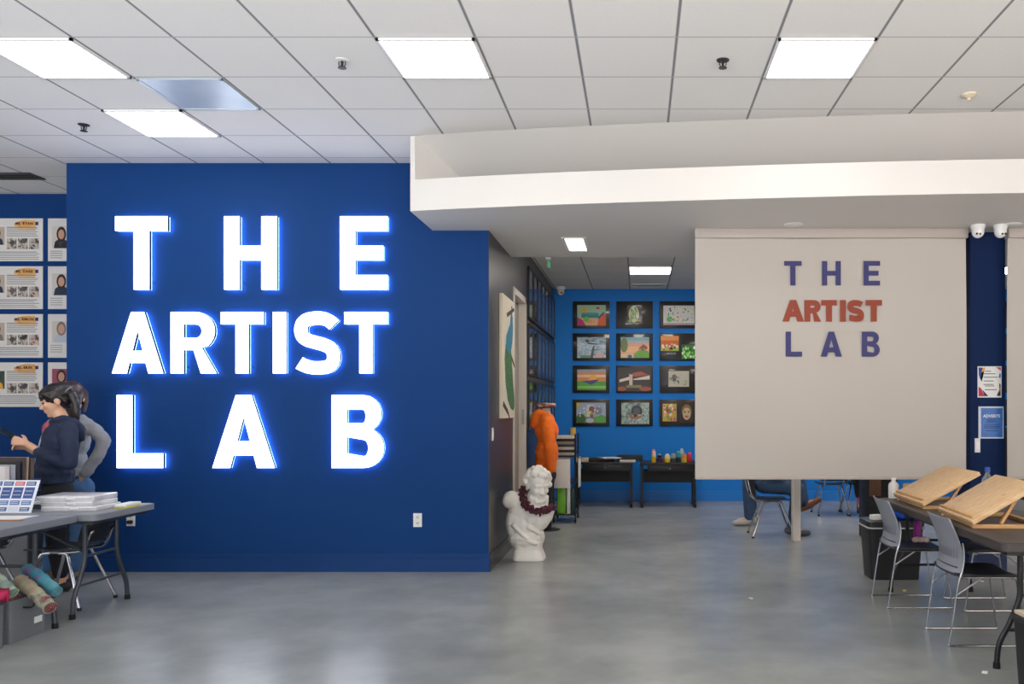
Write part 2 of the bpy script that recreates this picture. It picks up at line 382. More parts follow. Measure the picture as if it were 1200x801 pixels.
# dropped soffit with the curved lip and the open sloping cove above it
cv = catmull([(x, y, 0) for x, y in ((-1.88, 6.93), (-1.48, 6.845), (-.6, 6.70), (.418, 6.57), (1.2, 6.48), (2.0, 6.405), (2.91, 6.345), (4.5, 6.30), (XR, 6.27))], 5)
YR = 9.02
s = MB()
s.poly((0, 0, HS), X, Yv, [(p.x, p.y + .001) for p in cv] + [(XR, YR), (XS, YR), (XS, YW), (-1.88, YW)], .05)
rear = [(p.x, p.y + .05) for p in cv][::-1]
s.poly((0, 0, HS), X, Yv, [(p.x, p.y) for p in cv] + rear, 3.372 - HS - .0006, .0006)
s.poly((0, 0, HS), X, Yv, [(-1.88, 6.931), (-1.84, 6.923), (-1.37, 7.69), (-1.88, 7.69)], HC - HS - .03, .03)
s.bx(XS, XR, YR - .05, YR, HS + .04, HC)
sl, st = .90, .37
top = [V((p.x, p.y, HC)) for p in cv if p.x > -1.84]
top.insert(0, V((-1.86, 6.925, HC)))
for a, b in zip(top, top[1:]):
    s.quad(a, b, V((b.x, b.y + sl, HC - st)), V((a.x, a.y + sl, HC - st)))
struct('ceiling_soffit', s, M('#d6d3cf', .6, noise=.02, scale=2, bump=.02, bscale=120))
# pillar between the screens
PX0, PX1, PY0 = GX(1137, 7.75), GX(1178, 7.75), 7.75
struct('wall_pillar', MB().bx(PX0, PX1, PY0, PY0 + .3, 0, HS + .01), NAVY)
struct('baseboard_pillar', base_prof(MB(), PX0 - .01, PX1 + .01, PY0), M('#10264f', .5))
struct('trim_1', MB().bx(GX(928, 9.5), GX(937.5, 9.5), 9.455, 9.545, 0, HB, .004), M('#c9c2ba', .45, noise=.03))
# door
dr = MB().bx(XS - .12, XS + .012, DY0 - .05, DY0 + .02, 0, DZ + .05).bx(XS - .125, XS + .012, DY1 - .02, DY1 + .05, 0, DZ + .05).bx(XS - .125, XS + .012, DY0 - .05, DY1 + .05, DZ - .02, DZ + .05)
d = struct('door_1', dr, M('#c9c3b8', .45, noise=.03))
MB().bx(XS - .118, XS - .075, DY0 + .022, DY1 - .022, .01, DZ - .024).build('door_leaf', M('#8d877d', .45, noise=.04), d)
hd = MB(); hd.cyl((XS - .07, DY0 + .09, 1.05), (XS - .02, DY0 + .09, 1.05), .012).caps((XS - .02, DY0 + .09, 1.05), (XS - .02, DY0 + .21, 1.05), .009); hd.bx(XS - .07, XS - .065, DY0 + .06, DY0 + .12, .95, 1.15)
hd.build('door_handle', STEEL, d)
MB().bx(XS - .035, XS - .005, DY1 - .023, DY1 - .019, 1.30, 1.48).build('strike_plate', STEEL, d)

# ------------------------------------------------------------------ ceiling fittings
def troffer(x0, y0, z, label, em, group='square ceiling lights', sz=.609):
    t = thing('ceiling_light', label, 'ceiling light', (x0 + sz / 2, y0 + sz / 2, z - .016), 0, group)
    f = MB(); e = .022
    for a in ((x0 + .004, x0 + e, y0 + .004, y0 + sz - .004), (x0 + sz - e, x0 + sz - .004, y0 + .004, y0 + sz - .004), (x0 + .004, x0 + sz - .004, y0 + .004, y0 + e), (x0 + .004, x0 + sz - .004, y0 + sz - e, y0 + sz - .004)):
        f.bx(*a, z - .016, z - .001)
    f.build('light_frame', M('#e6e6e6', .4), t)
    MB().bx(x0 + e, x0 + sz - e, y0 + e, y0 + sz - e, z - .012, z - .004).build('diffuser', em, t)
LE = M('#fff8f0', .4, emit=11.0)
LE2 = M('#fff3ea', .4, emit=27.0)
xl = lambda k: -.3766 + .6092 * k
yl = lambda k: 5.079 + .6092 * k
troffer(xl(-2), yl(0), HC, 'lit square ceiling panel above the lettered blue wall, left of the soffit', LE)
troffer(xl(2), yl(0), HC, 'lit square ceiling panel above the hanging screen, in front of the white soffit', LE)
troffer(xl(-6), yl(0), HC, 'lit square ceiling panel at the upper left edge of the photo', LE)
troffer(xl(-6), yl(2), HC, 'lit square ceiling panel nearest the top of the blue wall', LE)
troffer(-.135, 11.42, HB, 'lit square ceiling panel in the far room above the artwork wall', LE2, sz=.602)
for lx_, ly_, wh in ((-.135 + 4 * .602, 11.42, 'third'), (-.135 + 4 * .602, 9.01, 'fourth'), (-.135, 9.01, 'second'), (-.135 + 8 * .602, 9.01, 'last')):  # unseen panels added to brighten the far room
    troffer(lx_, ly_ + .1, HB, 'unseen square ceiling panel added to brighten the far room, %s one' % wh, LE2, sz=.602)
troffer(-.135 + 8 * .602, 11.42, HB, 'lit ceiling panel glimpsed through the gap right of the blue pillar', LE2, sz=.602)
# metal air panels
def vent(x0, x1, y0, y1, z, label, m, slats=0):
    t = thing('ceiling_vent', label, 'air vent', ((x0 + x1) / 2, (y0 + y1) / 2, z - .02))
    f = MB(); e = .02
    for a in ((x0, x0 + e, y0, y1), (x1 - e, x1, y0, y1), (x0, x1, y0, y0 + e), (x0, x1, y1 - e, y1)): f.bx(*a, z - .014, z - .001)
    f.build('vent_frame', m, t)
    if slats:
        MB().bx(x0 + e, x1 - e, y0 + e, y1 - e, z - .004, z - .002).build('vent_backing', BLACKM, t)
        for k in range(slats):
            yy = y0 + e + (y1 - y0 - 2 * e) * (k + .5) / slats
            MB().box(((x0 + x1) / 2, yy, z - .010), (x1 - x0 - 2 * e, .012, .003), Euler((.5, 0, 0))).build('slat', m, t)
    else:
        MB().bx(x0 + e, x1 - e, y0 + e, y1 - e, z - .010, z - .003).build('vent_plate', m, t)
SHINY = M('#c3ccd2', .36, .55, noise=.12, scale=4)
vent(xl(-5) + .012, xl(-4) - .012, yl(1) + .012, yl(2) - .012, HC, 'shiny grey metal air panel set in the ceiling tiles at upper left', SHINY)
vent(-.12, .452, 13.0, 13.3, HB, 'slim pale metal air vent behind the far room light', M('#e2e6e4', .5), 3)
vent(-6.3, -5.78, 7.98, 8.2, HC, 'dark slotted air vent in ceiling above the staff posters', M('#4a4a4c', .5, .4), 4)
def sprinkler(p, z, label, m1, m2, drop=.05):
    t = thing('sprinkler', label, 'sprinkler', (p[0], p[1], z - drop - .004), 0, 'ceiling sprinklers')
    MB().lathe([(.042, -.001), (.040, -.006), (.014, -.009)], (p[0], p[1], z), 20).build('escutcheon', m1, t)
    b = MB().cyl((p[0], p[1], z - .008), (p[0], p[1], z - drop), .010, .007, 10); b.cyl((p[0], p[1], z - drop), (p[0], p[1], z - drop - .004), .027, .027, 12)
    b.tube([(p[0] - .02, p[1], z - .01), (p[0] - .022, p[1], z - drop * .6), (p[0] - .008, p[1], z - drop)], .0035, 6); b.tube([(p[0] + .02, p[1], z - .01), (p[0] + .022, p[1], z - drop * .6), (p[0] + .008, p[1], z - drop)], .0035, 6)
    b.build('sprinkler_head', m2, t)
sprinkler((-1.906, 5.41), HC, 'black sprinkler head with white ring left of the ceiling light over the wall sign', WHITEP, BLACK)
sprinkler((.544, 5.41), HC, 'black sprinkler head left of the ceiling light over the screen', M('#2a2526', .4), BLACK)
sprinkler((-4.38, 6.64), HC, 'black sprinkler head left of the light panel nearest the blue wall', M('#2a2526', .4), BLACK)
sprinkler((1.02, 12.35), HB, 'small dark sprinkler head on the far room ceiling beside the screen edge', M('#2a2526', .4), BLACK)
t = MB().lathe([(.055, -.001), (.055, -.012), (.035, -.022), (.012, -.03), (.012, -.045)], (2.36, 6.0, HC), 20)
solo('smoke_detector', t, M('#d9cdb4', .4), 'small round beige detector on the ceiling tiles at upper right', 'detector')
for px, lab in ((930, 'flat round white cover plate on soffit above the hanging screen'), (1186, 'flat round white cover plate on soffit near the right photo edge')):
    yy = F * 1.63 / (CY - 263)
    solo('cover_plate', MB().lathe([(.085, 0), (.085, -.004), (.07, -.009), (.01, -.010)], (GX(px, yy), yy, HS), 28), WHITEP, lab, 'cover plate', 'soffit cover plates')
# recessed downlight in the soffit
dl = thing('recessed_downlight', 'square recessed downlight glowing in the grey soffit underside', 'downlight', (-.615, 8.3, HS - .012))
dX, dY, hx, hy = -.615, 8.32, .118, .33
f = MB()
for a in ((-hx, -hx + .03, -hy, hy), (hx - .03, hx, -hy, hy), (-hx, hx, -hy, -hy + .03), (-hx, hx, hy - .03, hy)): f.bx(dX + a[0], dX + a[1], dY + a[2], dY + a[3], HS - .010, HS - .0005)
f.build('trim_ring', WHITEP, dl)
MB().bx(dX - hx + .03, dX + hx - .03, dY - hy + .03, dY + hy - .03, HS - .006, HS - .002).build('lens', M('#fff2dc', .4, emit=7), dl)
# exit sign, edge on
es = thing('exit_sign', 'small green exit sign hanging edge-on beyond the soffit', 'exit sign', (GX(642.5, 10.6), 10.62, 3.255))
ex = GX(642.5, 10.6)
MB().bx(ex - .012, ex + .012, 10.52, 10.72, 3.255, 3.36, .003).build('sign_plate', M('#7fb593', .3), es)
MB().bx(ex - .03, ex + .03, 10.55, 10.69, 3.36, HB).build('housing', WHITEP, es)
link('lettering', text_mesh('EXIT', .085, (ex + .0125, 10.62, 3.277), Yv, Z, M('#1fae4e', .4, emit=.8), bold=.004), es)
link('lettering', text_mesh('EXIT', .085, (ex - .0125, 10.62, 3.277), -Yv, Z, M('#1fae4e', .4, emit=.8), bold=.004), es)

# ------------------------------------------------------------------ illuminated wall sign
FACE = M('#f0f4ff', .4, emit=3.4); BACKL = M('#8fbcff', .4, emit=11); RET = M('#15203f', .4)
ZS = 2.3553; YL = YW - .068
def zl(x, y): return P(100 + x / ZS, 230 + y / ZS, YL)
NUM = {'THE': 'top', 'ARTIST': 'middle', 'LAB': 'bottom'}
rows = [('THE', [('T', 83, 231), ('H', 383, 533), ('E', 703, 838)], 55, 257, 43),
        ('ARTIST', [('A', 74, 219), ('R', 236, 366), ('T', 374, 496), ('I', 518, 554), ('S', 576, 704), ('T', 715, 838)], 319, 488, 36),
        ('LAB', [('L', 87, 219), ('A', 351, 527), ('B', 680, 828)], 548, 749, 43)]
sg = YL / F / ZS
for word, ls, ya, yb, tk in rows:
    for i, (ch, xa, xb) in enumerate(ls):
        o = zl(xa, yb); w = (xb - xa) * sg - (0 if ch in 'IS' else .012); h = (yb - ya) * sg; tt = tk * sg
        if ch == 'S': o.z -= .01; h += .015
        pos = 'first' if i == 0 else 'last' if i == len(ls) - 1 else 'middle' if len(ls) == 3 else ('second', 'third', 'fourth', 'fifth')[i - 1]
        L = thing('sign_letter', 'glowing white letter %s, %s in the %s row on the blue wall' % (ch, pos, NUM[word]), 'sign letter', (o.x + w / 2, YL, o.z), 0, 'illuminated wall letters')
        link('face', letter_mesh(ch, w, h, tt, o, X, Z, .004, FACE), L)
        link('return_edge', letter_mesh(ch, w, h, tt, o + V((0, .0345, 0)), X, Z, .034, RET), L)
        link('back_light', letter_mesh(ch, w, h, tt, o + V((0, .0385, 0)), X, Z, .003, BACKL), L)
        st_ = MB()
        for q in glyph(ch, w, h, tt)[0][:3:2]:
            cx_ = o.x + min(max(q[0], tt * .5), w - tt * .5) if ch != 'A' else o.x + (tt * .6 if q[0] < w / 2 else w - tt * .6)
            st_.cyl((cx_, YL + .038, o.z + tt * .5), (cx_, YW, o.z + tt * .5), .006, .006, 8)
        st_.build('standoff', STEEL, L)

# ------------------------------------------------------------------ projection screens
SY = 7.57
def screen(x0, x1, zb, label, printed):
    t = thing('projection_screen', label, 'projection screen', ((x0 + x1) / 2, SY, zb))
    cs = MB().bx(x0 - .005, x1 + .005, SY, SY + .10, HS - .088, HS - .001, .008); cs.build('casing', M('#b5aba4', .5, noise=.02), t)
    # cloth with faint waves
    m = MB(); nx, nz = 60, 40; z1 = HS - .085; vs = []
    for k in range(nz + 1):
        for i in range(nx + 1):
            u, w = i / nx, k / nz
            dy = .011 * math.sin(u * 9 + w * 4) * (w ** .6) * (1 - .4 * w) + .006 * math.sin(u * 21 - w * 7) * w
            vs.append(m.bm.verts.new((x0 + (x1 - x0) * u, SY + .045 + dy, zb + .02 + (z1 - zb - .02) * w)))
    for k in range(nz):
        for i in range(nx):
            a = k * (nx + 1) + i; m.bm.faces.new((vs[a], vs[a + 1], vs[a + nx + 2], vs[a + nx + 1]))
    g = m.bm.faces[:]; r = bmesh.ops.extrude_face_region(m.bm, geom=g)
    for e in r['geom']:
        if isinstance(e, bmesh.types.BMVert): e.co.y += .003
    m.build('screen_cloth', M('#bdb6ae', .75, noise=.03, scale=1.2), t)
    MB().bx(x0, x1, SY + .034, SY + .058, zb, zb + .024, .006).build('bottom_bar', M('#b9aea6', .5), t)
    return t
s1 = screen(GX(815, SY), GX(1134.5, SY), P(0, 562, SY).z, 'large pale pull-down screen with THE ARTIST LAB lettering below the soffit', True)
screen(GX(1183, SY), GX(1183, SY) + 2.45, P(0, 562, SY).z, 'pale pull-down screen cut by right photo edge beside the blue pillar', False)
s3 = 3.0; PRB = M('#3b3a6e', .7, noise=.03); PRR = M('#93412c', .7, noise=.03); yS = SY + .033
def z3(x, y): return P(800 + x / s3, 250 + y / s3, yS)
g3 = yS / F / s3
for ls, ya, yb, tk, mm in (([('T', 357, 418), ('H', 490, 556), ('E', 636, 694)], 167, 253, 18, PRB),
                          ([('A', 350, 427), ('R', 428, 487), ('T', 487, 542), ('I', 553, 574), ('S', 579, 638), ('T', 643, 701)], 304, 380, 21, PRR),
                          ([('L', 362, 420), ('A', 485, 560), ('B', 630, 693)], 415, 503, 19, PRB)):
    for ch, xa, xb in ls:
        link('printed_letter', letter_mesh(ch, (xb - xa) * g3, (yb - ya) * g3, tk * g3, z3(xa, yb), X, Z, .001, mm), s1)

# ------------------------------------------------------------------ pillar fittings
for px, lab, side in ((1146, 'white dome security camera at top left of the blue pillar', -1), (1172.5, 'white dome security camera at top right of the blue pillar', 1)):
    yc = 7.45; c = V((GX(px, yc), yc, HS))
    t = thing('security_camera', lab, 'security camera', c - V((0, 0, .11)), 0, 'dome cameras on the pillar')
    MB().lathe([(.062, -.001), (.062, -.02), (.055, -.03), (.052, -.06)], c, 24).build('camera_base', WHITEP, t)
    MB().sph(c - V((0, 0, .062)), (.053, .053, .053), u=24, v=16).build('camera_ball', M('#efeceb', .35), t)
    lens = MB()
    for dx in (-.014, .014): lens.sph(c + V((dx + side * .012, -.043, -.086)), .010)
    lens.build('lens', BLACK, t)
def sheet(name, label, cat, px0, px1, py0, py1, Y, mat, th=.003, tilt=0):
    a, b = P(px0, py1, Y), P(px1, py0, Y); t = thing(name, label, cat, ((a.x + b.x) / 2, Y, a.z))
    MB().bx(a.x, b.x, Y - th, Y, a.z, b.z).build('sheet', mat, t)
    return t, a, b.x - a.x, b.z - a.z
def decal(t, name, o, w, h, pts, Y, mat, d):
    MB().poly((o.x, Y, o.z), X, Z, [(w * a, h * b) for a, b in pts], .0008, d).build(name, mat, t)
rect = lambda x0, y0, x1, y1: [(x0, y0), (x1, y0), (x1, y1), (x0, y1)]
def ell(cx, cy, rx, ry, n=14, a0=0, a1=360):
    return [(cx + rx * math.cos(math.radians(a0 + (a1 - a0) * i / n)), cy + ry * math.sin(math.radians(a0 + (a1 - a0) * i / n))) for i in range(n)]
INK = M('#34343a', .7); INKL = M('#8e8e92', .7)
yp = PY0 - .001
t, o, w, h = sheet('flyer', 'white flyer with coloured splashes in its corners, upper sheet on blue pillar', 'flyer', 1145.5, 1173.5, 429, 465.5, yp, WHITEP)
for nm, pts, c in (('splash', [(.04, .96), (.20, .96), (.16, .74), (.12, .56), (.05, .72)], '#33408f'), ('splash', [(.20, .96), (.32, .96), (.27, .84), (.17, .80), (.12, .62), (.16, .5)], '#d99a2b'),
                   ('splash', [(.04, .04), (.30, .04), (.22, .16), (.14, .30), (.04, .34)], '#c02a4d'), ('splash', [(.30, .04), (.44, .05), (.24, .22), (.18, .26)], '#22355f'),
                   ('splash', [(.80, .05), (.96, .05), (.96, .42), (.90, .46), (.91, .25), (.84, .14)], '#3a2b4a'), ('splash', [(.88, .16), (.97, .2), (.97, .40)], '#e0a33a'), ('splash', [(.75, .97), (.97, .97), (.97, .86)], '#c6456a'), ('splash', [(.88, .65), (.96, .62), (.97, .75), (.92, .78)], '#3f62b5')):
    decal(t, nm, o, w, h, pts, yp - .003, M(c, .6), .0002)
for k, (yy, a, b) in enumerate(((.84, .32, .56), (.76, .27, .74), (.65, .25, .84), (.53, .25, .68), (.42, .24, .66), (.37, .3, .7), (.25, .3, .8))):
    decal(t, 'text_line', o, w, h, rect(a, yy - .011, b, yy + .011), yp - .003, INK, .0006)
t, o, w, h = sheet('flyer', 'blue framed flyer with white heading, lower sheet on blue pillar', 'flyer', 1146.5, 1176, 476, 513.5, yp, M('#c9d3e4', .5))
decal(t, 'blue_panel', o, w, h, rect(.10, .04, .96, .95), yp - .003, mottled('flyer_blue', ['#2c5aa0', '#3b73bd', '#2f63ab'], 9), .0002)
link('heading', text_mesh('ADVERTS', h * .125, o + V((w * .52, -.0045, h * .66)), X, Z, WHITEP, bold=.0008, space=1.02), t)
for yy, a, b in ((.58, .34, .68), (.53, .32, .7), (.42, .2, .85), (.37, .22, .84), (.33, .2, .8), (.24, .28, .75)):
    decal(t, 'text_line', o, w, h, rect(a, yy - .008, b, yy + .008), yp - .0035, M('#17346b', .7), .0012)
def switch(name, label, c, u, n, w=.075, h=.12):
    t = thing(name, label, 'light switch' if name == 'light_switch' else 'outlet', c - Z * h / 2, 0)
    u = V(u); n = V(n)
    MB().poly(c, u, Z, rect(-w / 2, -h / 2, w / 2, h / 2), .006).build('cover_plate', M('#e4e4e2', .4), t)
    if name == 'light_switch':
        MB().poly(c, u, Z, rect(-.017, -.034, .017, .034), .004, .006).build('rocker', M('#f0f0ee', .35), t)
    else:
        for dz in (-.027, .027):
            s_ = MB().poly(c + Z * dz, u, Z, ell(0, 0, .017, .014, 16), .002, .006).build('socket', M('#d5d5d2', .4), t)
            m = MB()
            for a in (rect(-.009, -.004, -.006, .006), rect(.006, -.004, .009, .006), ell(0, -.009, .003, .003, 8)): m.poly(c + Z * dz, u, Z, a, .0006, .008)
            m.build('slot', BLACK, s_)
    return t
switch('light_switch', 'white light switch low on the blue pillar below the flyers', P(1145.3, 521.5, yp), X, -Yv, .05, .13)
ot = switch('wall_outlet', 'white wall outlet with black plug beside the folding tables', P(153.5, 608, YW), X, -Yv, .078, .125)
MB().box(P(154, 611, YW) + V((0, -.026, -.0)), (.045, .032, .032), None, .006).build('plug', BLACK, ot)
switch('wall_outlet', 'white wall outlet on the blue wall below the letter B', P(489.5, 609, YW), X, -Yv, .078, .125)
ysw = XS * F / (577 - CX)
switch('light_switch', 'white light switch on the dark side wall below the peacock painting', V((XS, ysw, P(0, 508.5, ysw).z)), Yv, X)

# ------------------------------------------------------------------ staff posters on the left
YP = 8.78
heads = [('MS. RYAN', '#2b2d45', ['#4a5238', '#6b5a44', '#2f3d3a'], '#26232a'), ('MS. DARE', '#23284a', ['#8c6d77', '#5a5660', '#8a3a3a'], '#1e2a44'), ('MS. SIMON', '#7d7267', ['#4b4f4a', '#2c2c30', '#c23a3c'], '#b9bfc9'), ('MS. ERIN', '#d9a331', ['#6b3f6e', '#544a55', '#a9808d'], '#7d2b4b')]
ysp = [(256, 306), (312, 362), (368, 419), (424.5, 476.5)]
SK = M('#c9967d', .6, noise=.05); HAIRD = M('#211b1c', .6, noise=.15)
rown = ['top', 'second', 'third', 'bottom']
for i, (nm, body, ph, side) in enumerate(heads):
    y0, y1 = ysp[i]
    for col in (0, 1):
        px0, px1 = ((-28, 51) if col == 0 else (57, 136))
        if col == 1: px1 = 57 + 79
        a = P(px0, y1, YP); b = P(px1, y0, YP)
        if col == 1: b.x = min(b.x, -5.23)
        w, h = b.x - a.x, b.z - a.z; ppx = .704
        t = thing('staff_poster', '%s staff poster of the %s column, with %s' % (('top', 'second', 'third', 'bottom')[i], 'left' if col == 0 else 'right', ('orange title stroke reading ' + nm.title()) if False else ('an orange title stroke' if col == 0 else 'portrait half hidden by blue wall')), 'poster', ((a.x + b.x) / 2, YP, a.z), 0, 'staff posters')
        MB().bx(a.x, b.x, YP - .012, YP - .0005, a.z, b.z, .002).build('board', M('#dedad6', .5, noise=.02), t)
        yf = YP - .012
        U = lambda px, py: ((px - px0) * YP / F, (y1 - py) * YP / F)
        def dec(name, pts, m, d): MB().poly((a.x, yf, a.z), X, Z, [U(*p) for p in pts], .0008, d).build(name, m, t)
        R = lambda x0, q0, x1, q1: [(x0, q1), (x1, q1), (x1, q0), (x0, q0)]
        bgc = '#b9a89a' if i != 3 else '#3d4a3e'
        if col == 0: fx0, fx1, fy0, fy1 = -18, 6.5, y0 + 10, y0 + 31
        else: fx0, fx1, fy0, fy1 = 62, 84, y0 + 9 - i * .5, y0 + 35 - i
        dec('portrait', R(fx0, fy0, fx1, fy1), M(('#cfc6bd' if i < 3 else '#9c4560') if col else bgc, .6), .0003)
        cxp = (fx0 + fx1) / 2 + (0 if col else 2); hh = fy1 - fy0
        dec('portrait_shoulders', [(cxp - 9, fy1), (cxp + 9, fy1), (cxp + 7.5, fy1 - hh * .30), (cxp + 3, fy1 - hh * .42), (cxp - 3, fy1 - hh * .42), (cxp - 7.5, fy1 - hh * .30)], M(side if col else body, .6), .0012)
        dec('portrait_hair', ell(cxp, fy0 + hh * .36, 5.6, hh * .33, 16), HAIRD if not (col and i == 2) else M('#77726e', .6), .0021)
        dec('portrait_face', ell(cxp, fy0 + hh * .38, 3.6, hh * .22, 16), SK, .0030)
        if col == 0:
            dec('title_stroke', [(18, y0 + 9), (17, y0 + 6), (24, y0 + 3), (33, y0 + 1.8), (42, y0 + 2.6), (43, y0 + 9.6), (33, y0 + 10), (24, y0 + 10.4)], mottled('orange_brush', ['#d98a2e', '#e9b060', '#d0842c'], 30, .6), .0003)
            dec('title_stroke', [(20, y0 + 11.5), (42, y0 + 10.8), (42, y0 + 14), (24, y0 + 13.5)], M('#ecc48c', .6), .0003)
            q = U(29.5, y0 + 7.4); link('title', text_mesh(nm, .037, (a.x + q[0], yf - .0022, a.z + q[1]), X, Z, M('#1b2140', .6), bold=.0015, space=1.15), t)
            dec('emblem', R(42.5, y0 + 4, 46, y0 + 8), M('#1e2d63', .6), .0012)
            for k in range(7): dec('text_line', R(9, y0 + 10.2 + k * 1.75, 46 - random.random() * 5, y0 + 10.9 + k * 1.75), INKL if k else INK, .0014)
            for k in range(3): dec('photo', R(9 + k * 13, y0 + 23.5 + i * .3, 20.5 + k * 13, y0 + 36), mottled('poster_photo', [ph[k], '#2f2e30', '#d0c4b6', ph[k]], 22, .5), .0003)
            for k in range(5): dec('text_line', R(-22, y0 + 39 + k * 2.1, 47 - random.random() * 6, y0 + 39.8 + k * 2.1), INKL if k else M('#55608a', .6), .0014)
        else:
            for k in range(4): dec('text_line', R(60, fy1 + 3 + k * 2.6, 74, fy1 + 3.8 + k * 2.6), INKL, .0014)

# ------------------------------------------------------------------ pictures on the back wall
YA = YB
kk = YA / F
BLK = M('#121110', .4, noise=.1, coat=.35); MATB = M('#1f1c1a', .4, noise=.06, coat=.3)
def picture(name, label, px0, px1, py0, py1, arts, mat=BLK, group='black mounted artworks on the back wall'):
    a = P(px0, py1, YA); b = P(px1, py0, YA)
    t = thing(name, label, 'artwork', ((a.x + b.x) / 2, YA, a.z), 0, group)
    f = MB(); w, h = b.x - a.x, b.z - a.z; e = .012
    f.bx(a.x, b.x, YA - .022, YA - .001, a.z, b.z, .003); f.build('mount', mat, t)
    for rc, bg, shapes in arts:
        ox, oz, sw, sh = a.x + rc[0] * w, a.z + rc[1] * h, (rc[2] - rc[0]) * w, (rc[3] - rc[1]) * h
        m = MB(); mats = [bg if not isinstance(bg, str) else M(bg, .4, coat=.25)]
        m.poly((ox, YA - .022, oz), X, Z, rect(0, 0, sw, sh), .0015); d = .0015
        for c, pts in shapes:
            mm = c if not isinstance(c, str) else M(c, .4, coat=.25)
            if mm not in mats: mats.append(mm)
            m.mi = mats.index(mm); m.poly((ox, YA - .022, oz), X, Z, [(min(max(x, 0), 1) * sw, min(max(y, 0), 1) * sh) for x, y in pts], .0004, d); d += .0004
        m.build('painting', mats, t, smooth=0)
def blobs(n, cols, x0, y0, x1, y1, r, asp=1.4):
    return [(random.choice(cols), ell(random.uniform(x0, x1), random.uniform(y0, y1), r * random.uniform(.5, 1.2), r * asp * random.uniform(.5, 1.2), 7)) for _ in range(n)]
INN = (.12, .10, .90, .86)
cols_ = [(671.4, 714.3), (722.3, 765), (773, 816)]; rws = [(353, 384.6), (390.5, 422.4), (428.3, 460), (467.8, 499)]
def sp(c, r): return cols_[c] + rws[r]
picture('artwork', 'bright seaside painting with yellow sun, top left of the back wall pictures', *sp(0, 0), [(INN, '#9fc9a4', [('#d8c06a', ell(.25, .75, .13, .13)), ('#e2a93a', ell(.25, .75, .07, .08)), ('#2f8f95', rect(.15, .38, .75, .60)), ('#5aa9a0', rect(.2, .55, .7, .64)), ('#e8b48a', rect(0, 0, 1, .35)), ('#c2317a', [(0, 0), (.3, 0), (.2, .25), (0, .42)]), ('#e8662f', [(.7, 0), (1, 0), (1, .6), (.85, .5), (.75, .3)]), ('#5b4a9a', [(.75, .3), (.95, .6), (.93, .68), (.74, .42)]), ('#7fc24a', ell(.32, .3, .1, .14)), ('#c33c6a', ell(.72, .85, .07, .05))] + blobs(10, ['#d8c06a', '#e8a25a', '#c9a25a'], .35, .08, .7, .3, .03))])
picture('artwork', 'dark picture with one pale green mask shape, top middle of back wall', *sp(1, 0), [((.30, .18, .70, .86), '#2b2724', [('#c9d3a0', ell(.45, .5, .36, .45, 18))] + blobs(34, ['#e8e3c0', '#5fa05a', '#d9c24a', '#3a5a6a', '#cfe0e0', '#8ab06a'], .2, .15, .7, .85, .07) + [('#7fae5a', ell(.15, .12, .1, .08)), ('#d0a23a', ell(.8, .12, .1, .06))])], MATB)
picture('artwork', 'white painting of many small figures, top right of back wall', *sp(2, 0), [((.10, .12, .94, .84), '#e0e2dc', [('#b89aa0', rect(0, 0, 1, .1)), ('#5fc06a', ell(.2, .3, .1, .15))] + blobs(46, ['#d24a5a', '#3a8a6a', '#e8c23a', '#2a3a5a', '#f0f0ee', '#7ab0c8', '#222226'], .08, .15, .95, .92, .03))])
picture('artwork', 'blue grey painting of a dark bird over waves, left column second row', *sp(0, 1), [(INN, mottled('wave_paint', ['#2f4a63', '#7fa3bb', '#b9cdd6', '#4a6a80'], 14, .3, .5, 5, (1, 1, 3)), [('#1d2a33', [(.25, .82), (.45, .72), (.9, .66), (.6, .64), (.4, .66)]), ('#1d2a33', ell(.36, .82, .06, .05)), ('#46504a', [(.45, 0), (.55, 0), (.62, .6), (.54, .55)]), ('#6a8f6a', rect(.12, 0, .45, .13)), ('#d9b4a8', [(.6, 0), (.95, .05), (.9, .25), (.68, .2)])])])
picture('artwork', 'sunset farm painting with red barn on green hill, middle column second row', *sp(1, 1), [(INN, '#e8a58a', [('#7fb6c4', rect(0, .82, 1, 1)), ('#b7b4b0', rect(0, .70, 1, .84)), ('#f0c08a', rect(0, .25, 1, .55)), ('#6a7a3a', ell(.12, .62, .13, .36)), ('#8f4a3a', [(.62, .45), (.8, .66), (.95, .5), (.93, .42)]), ('#c98a6a', rect(.64, .25, .9, .45)), ('#3a2420', rect(.74, .28, .8, .42)), ('#6aa83a', ell(.78, .08, .32, .3)), ('#e0c8a0', rect(0, 0, .45, .2)), ('#45608a', ell(.32, .06, .08, .1))])])
picture('artwork', 'two small pictures, orange dance scene and green jungle, right column second row', *sp(2, 1), [((.03, .36, .52, .90), '#e0702a', [('#f09a4a', rect(0, .7, 1, 1)), ('#a8c83a', rect(0, 0, 1, .25))] + blobs(14, ['#2a2420', '#e03a2a', '#f0d0a0', '#f0e8e0'], .1, .1, .9, .6, .07)), ((.60, .06, 1.0, .58), '#2f8a2f', blobs(30, ['#7fe04a', '#1d4a1d', '#a8f070', '#e8f0e0', '#2a2a2a'], .05, .05, .95, .95, .08))])
picture('artwork', 'orange sunrise over green fields painting, left column third row', *sp(0, 2), [(INN, '#d98a4a', [('#9aa0a8', rect(0, .85, 1, 1)), ('#f0c89a', rect(0, .62, 1, .74)), ('#f0b030', ell(.55, .55, .14, .2)), ('#4aa02f', rect(0, 0, 1, .42)), ('#3a3f7a', [(.1, .42), (.3, .36), (.5, .25), (.7, .42), (.75, .52), (.4, .46)]), ('#7fc84a', rect(0, .08, 1, .2))])])
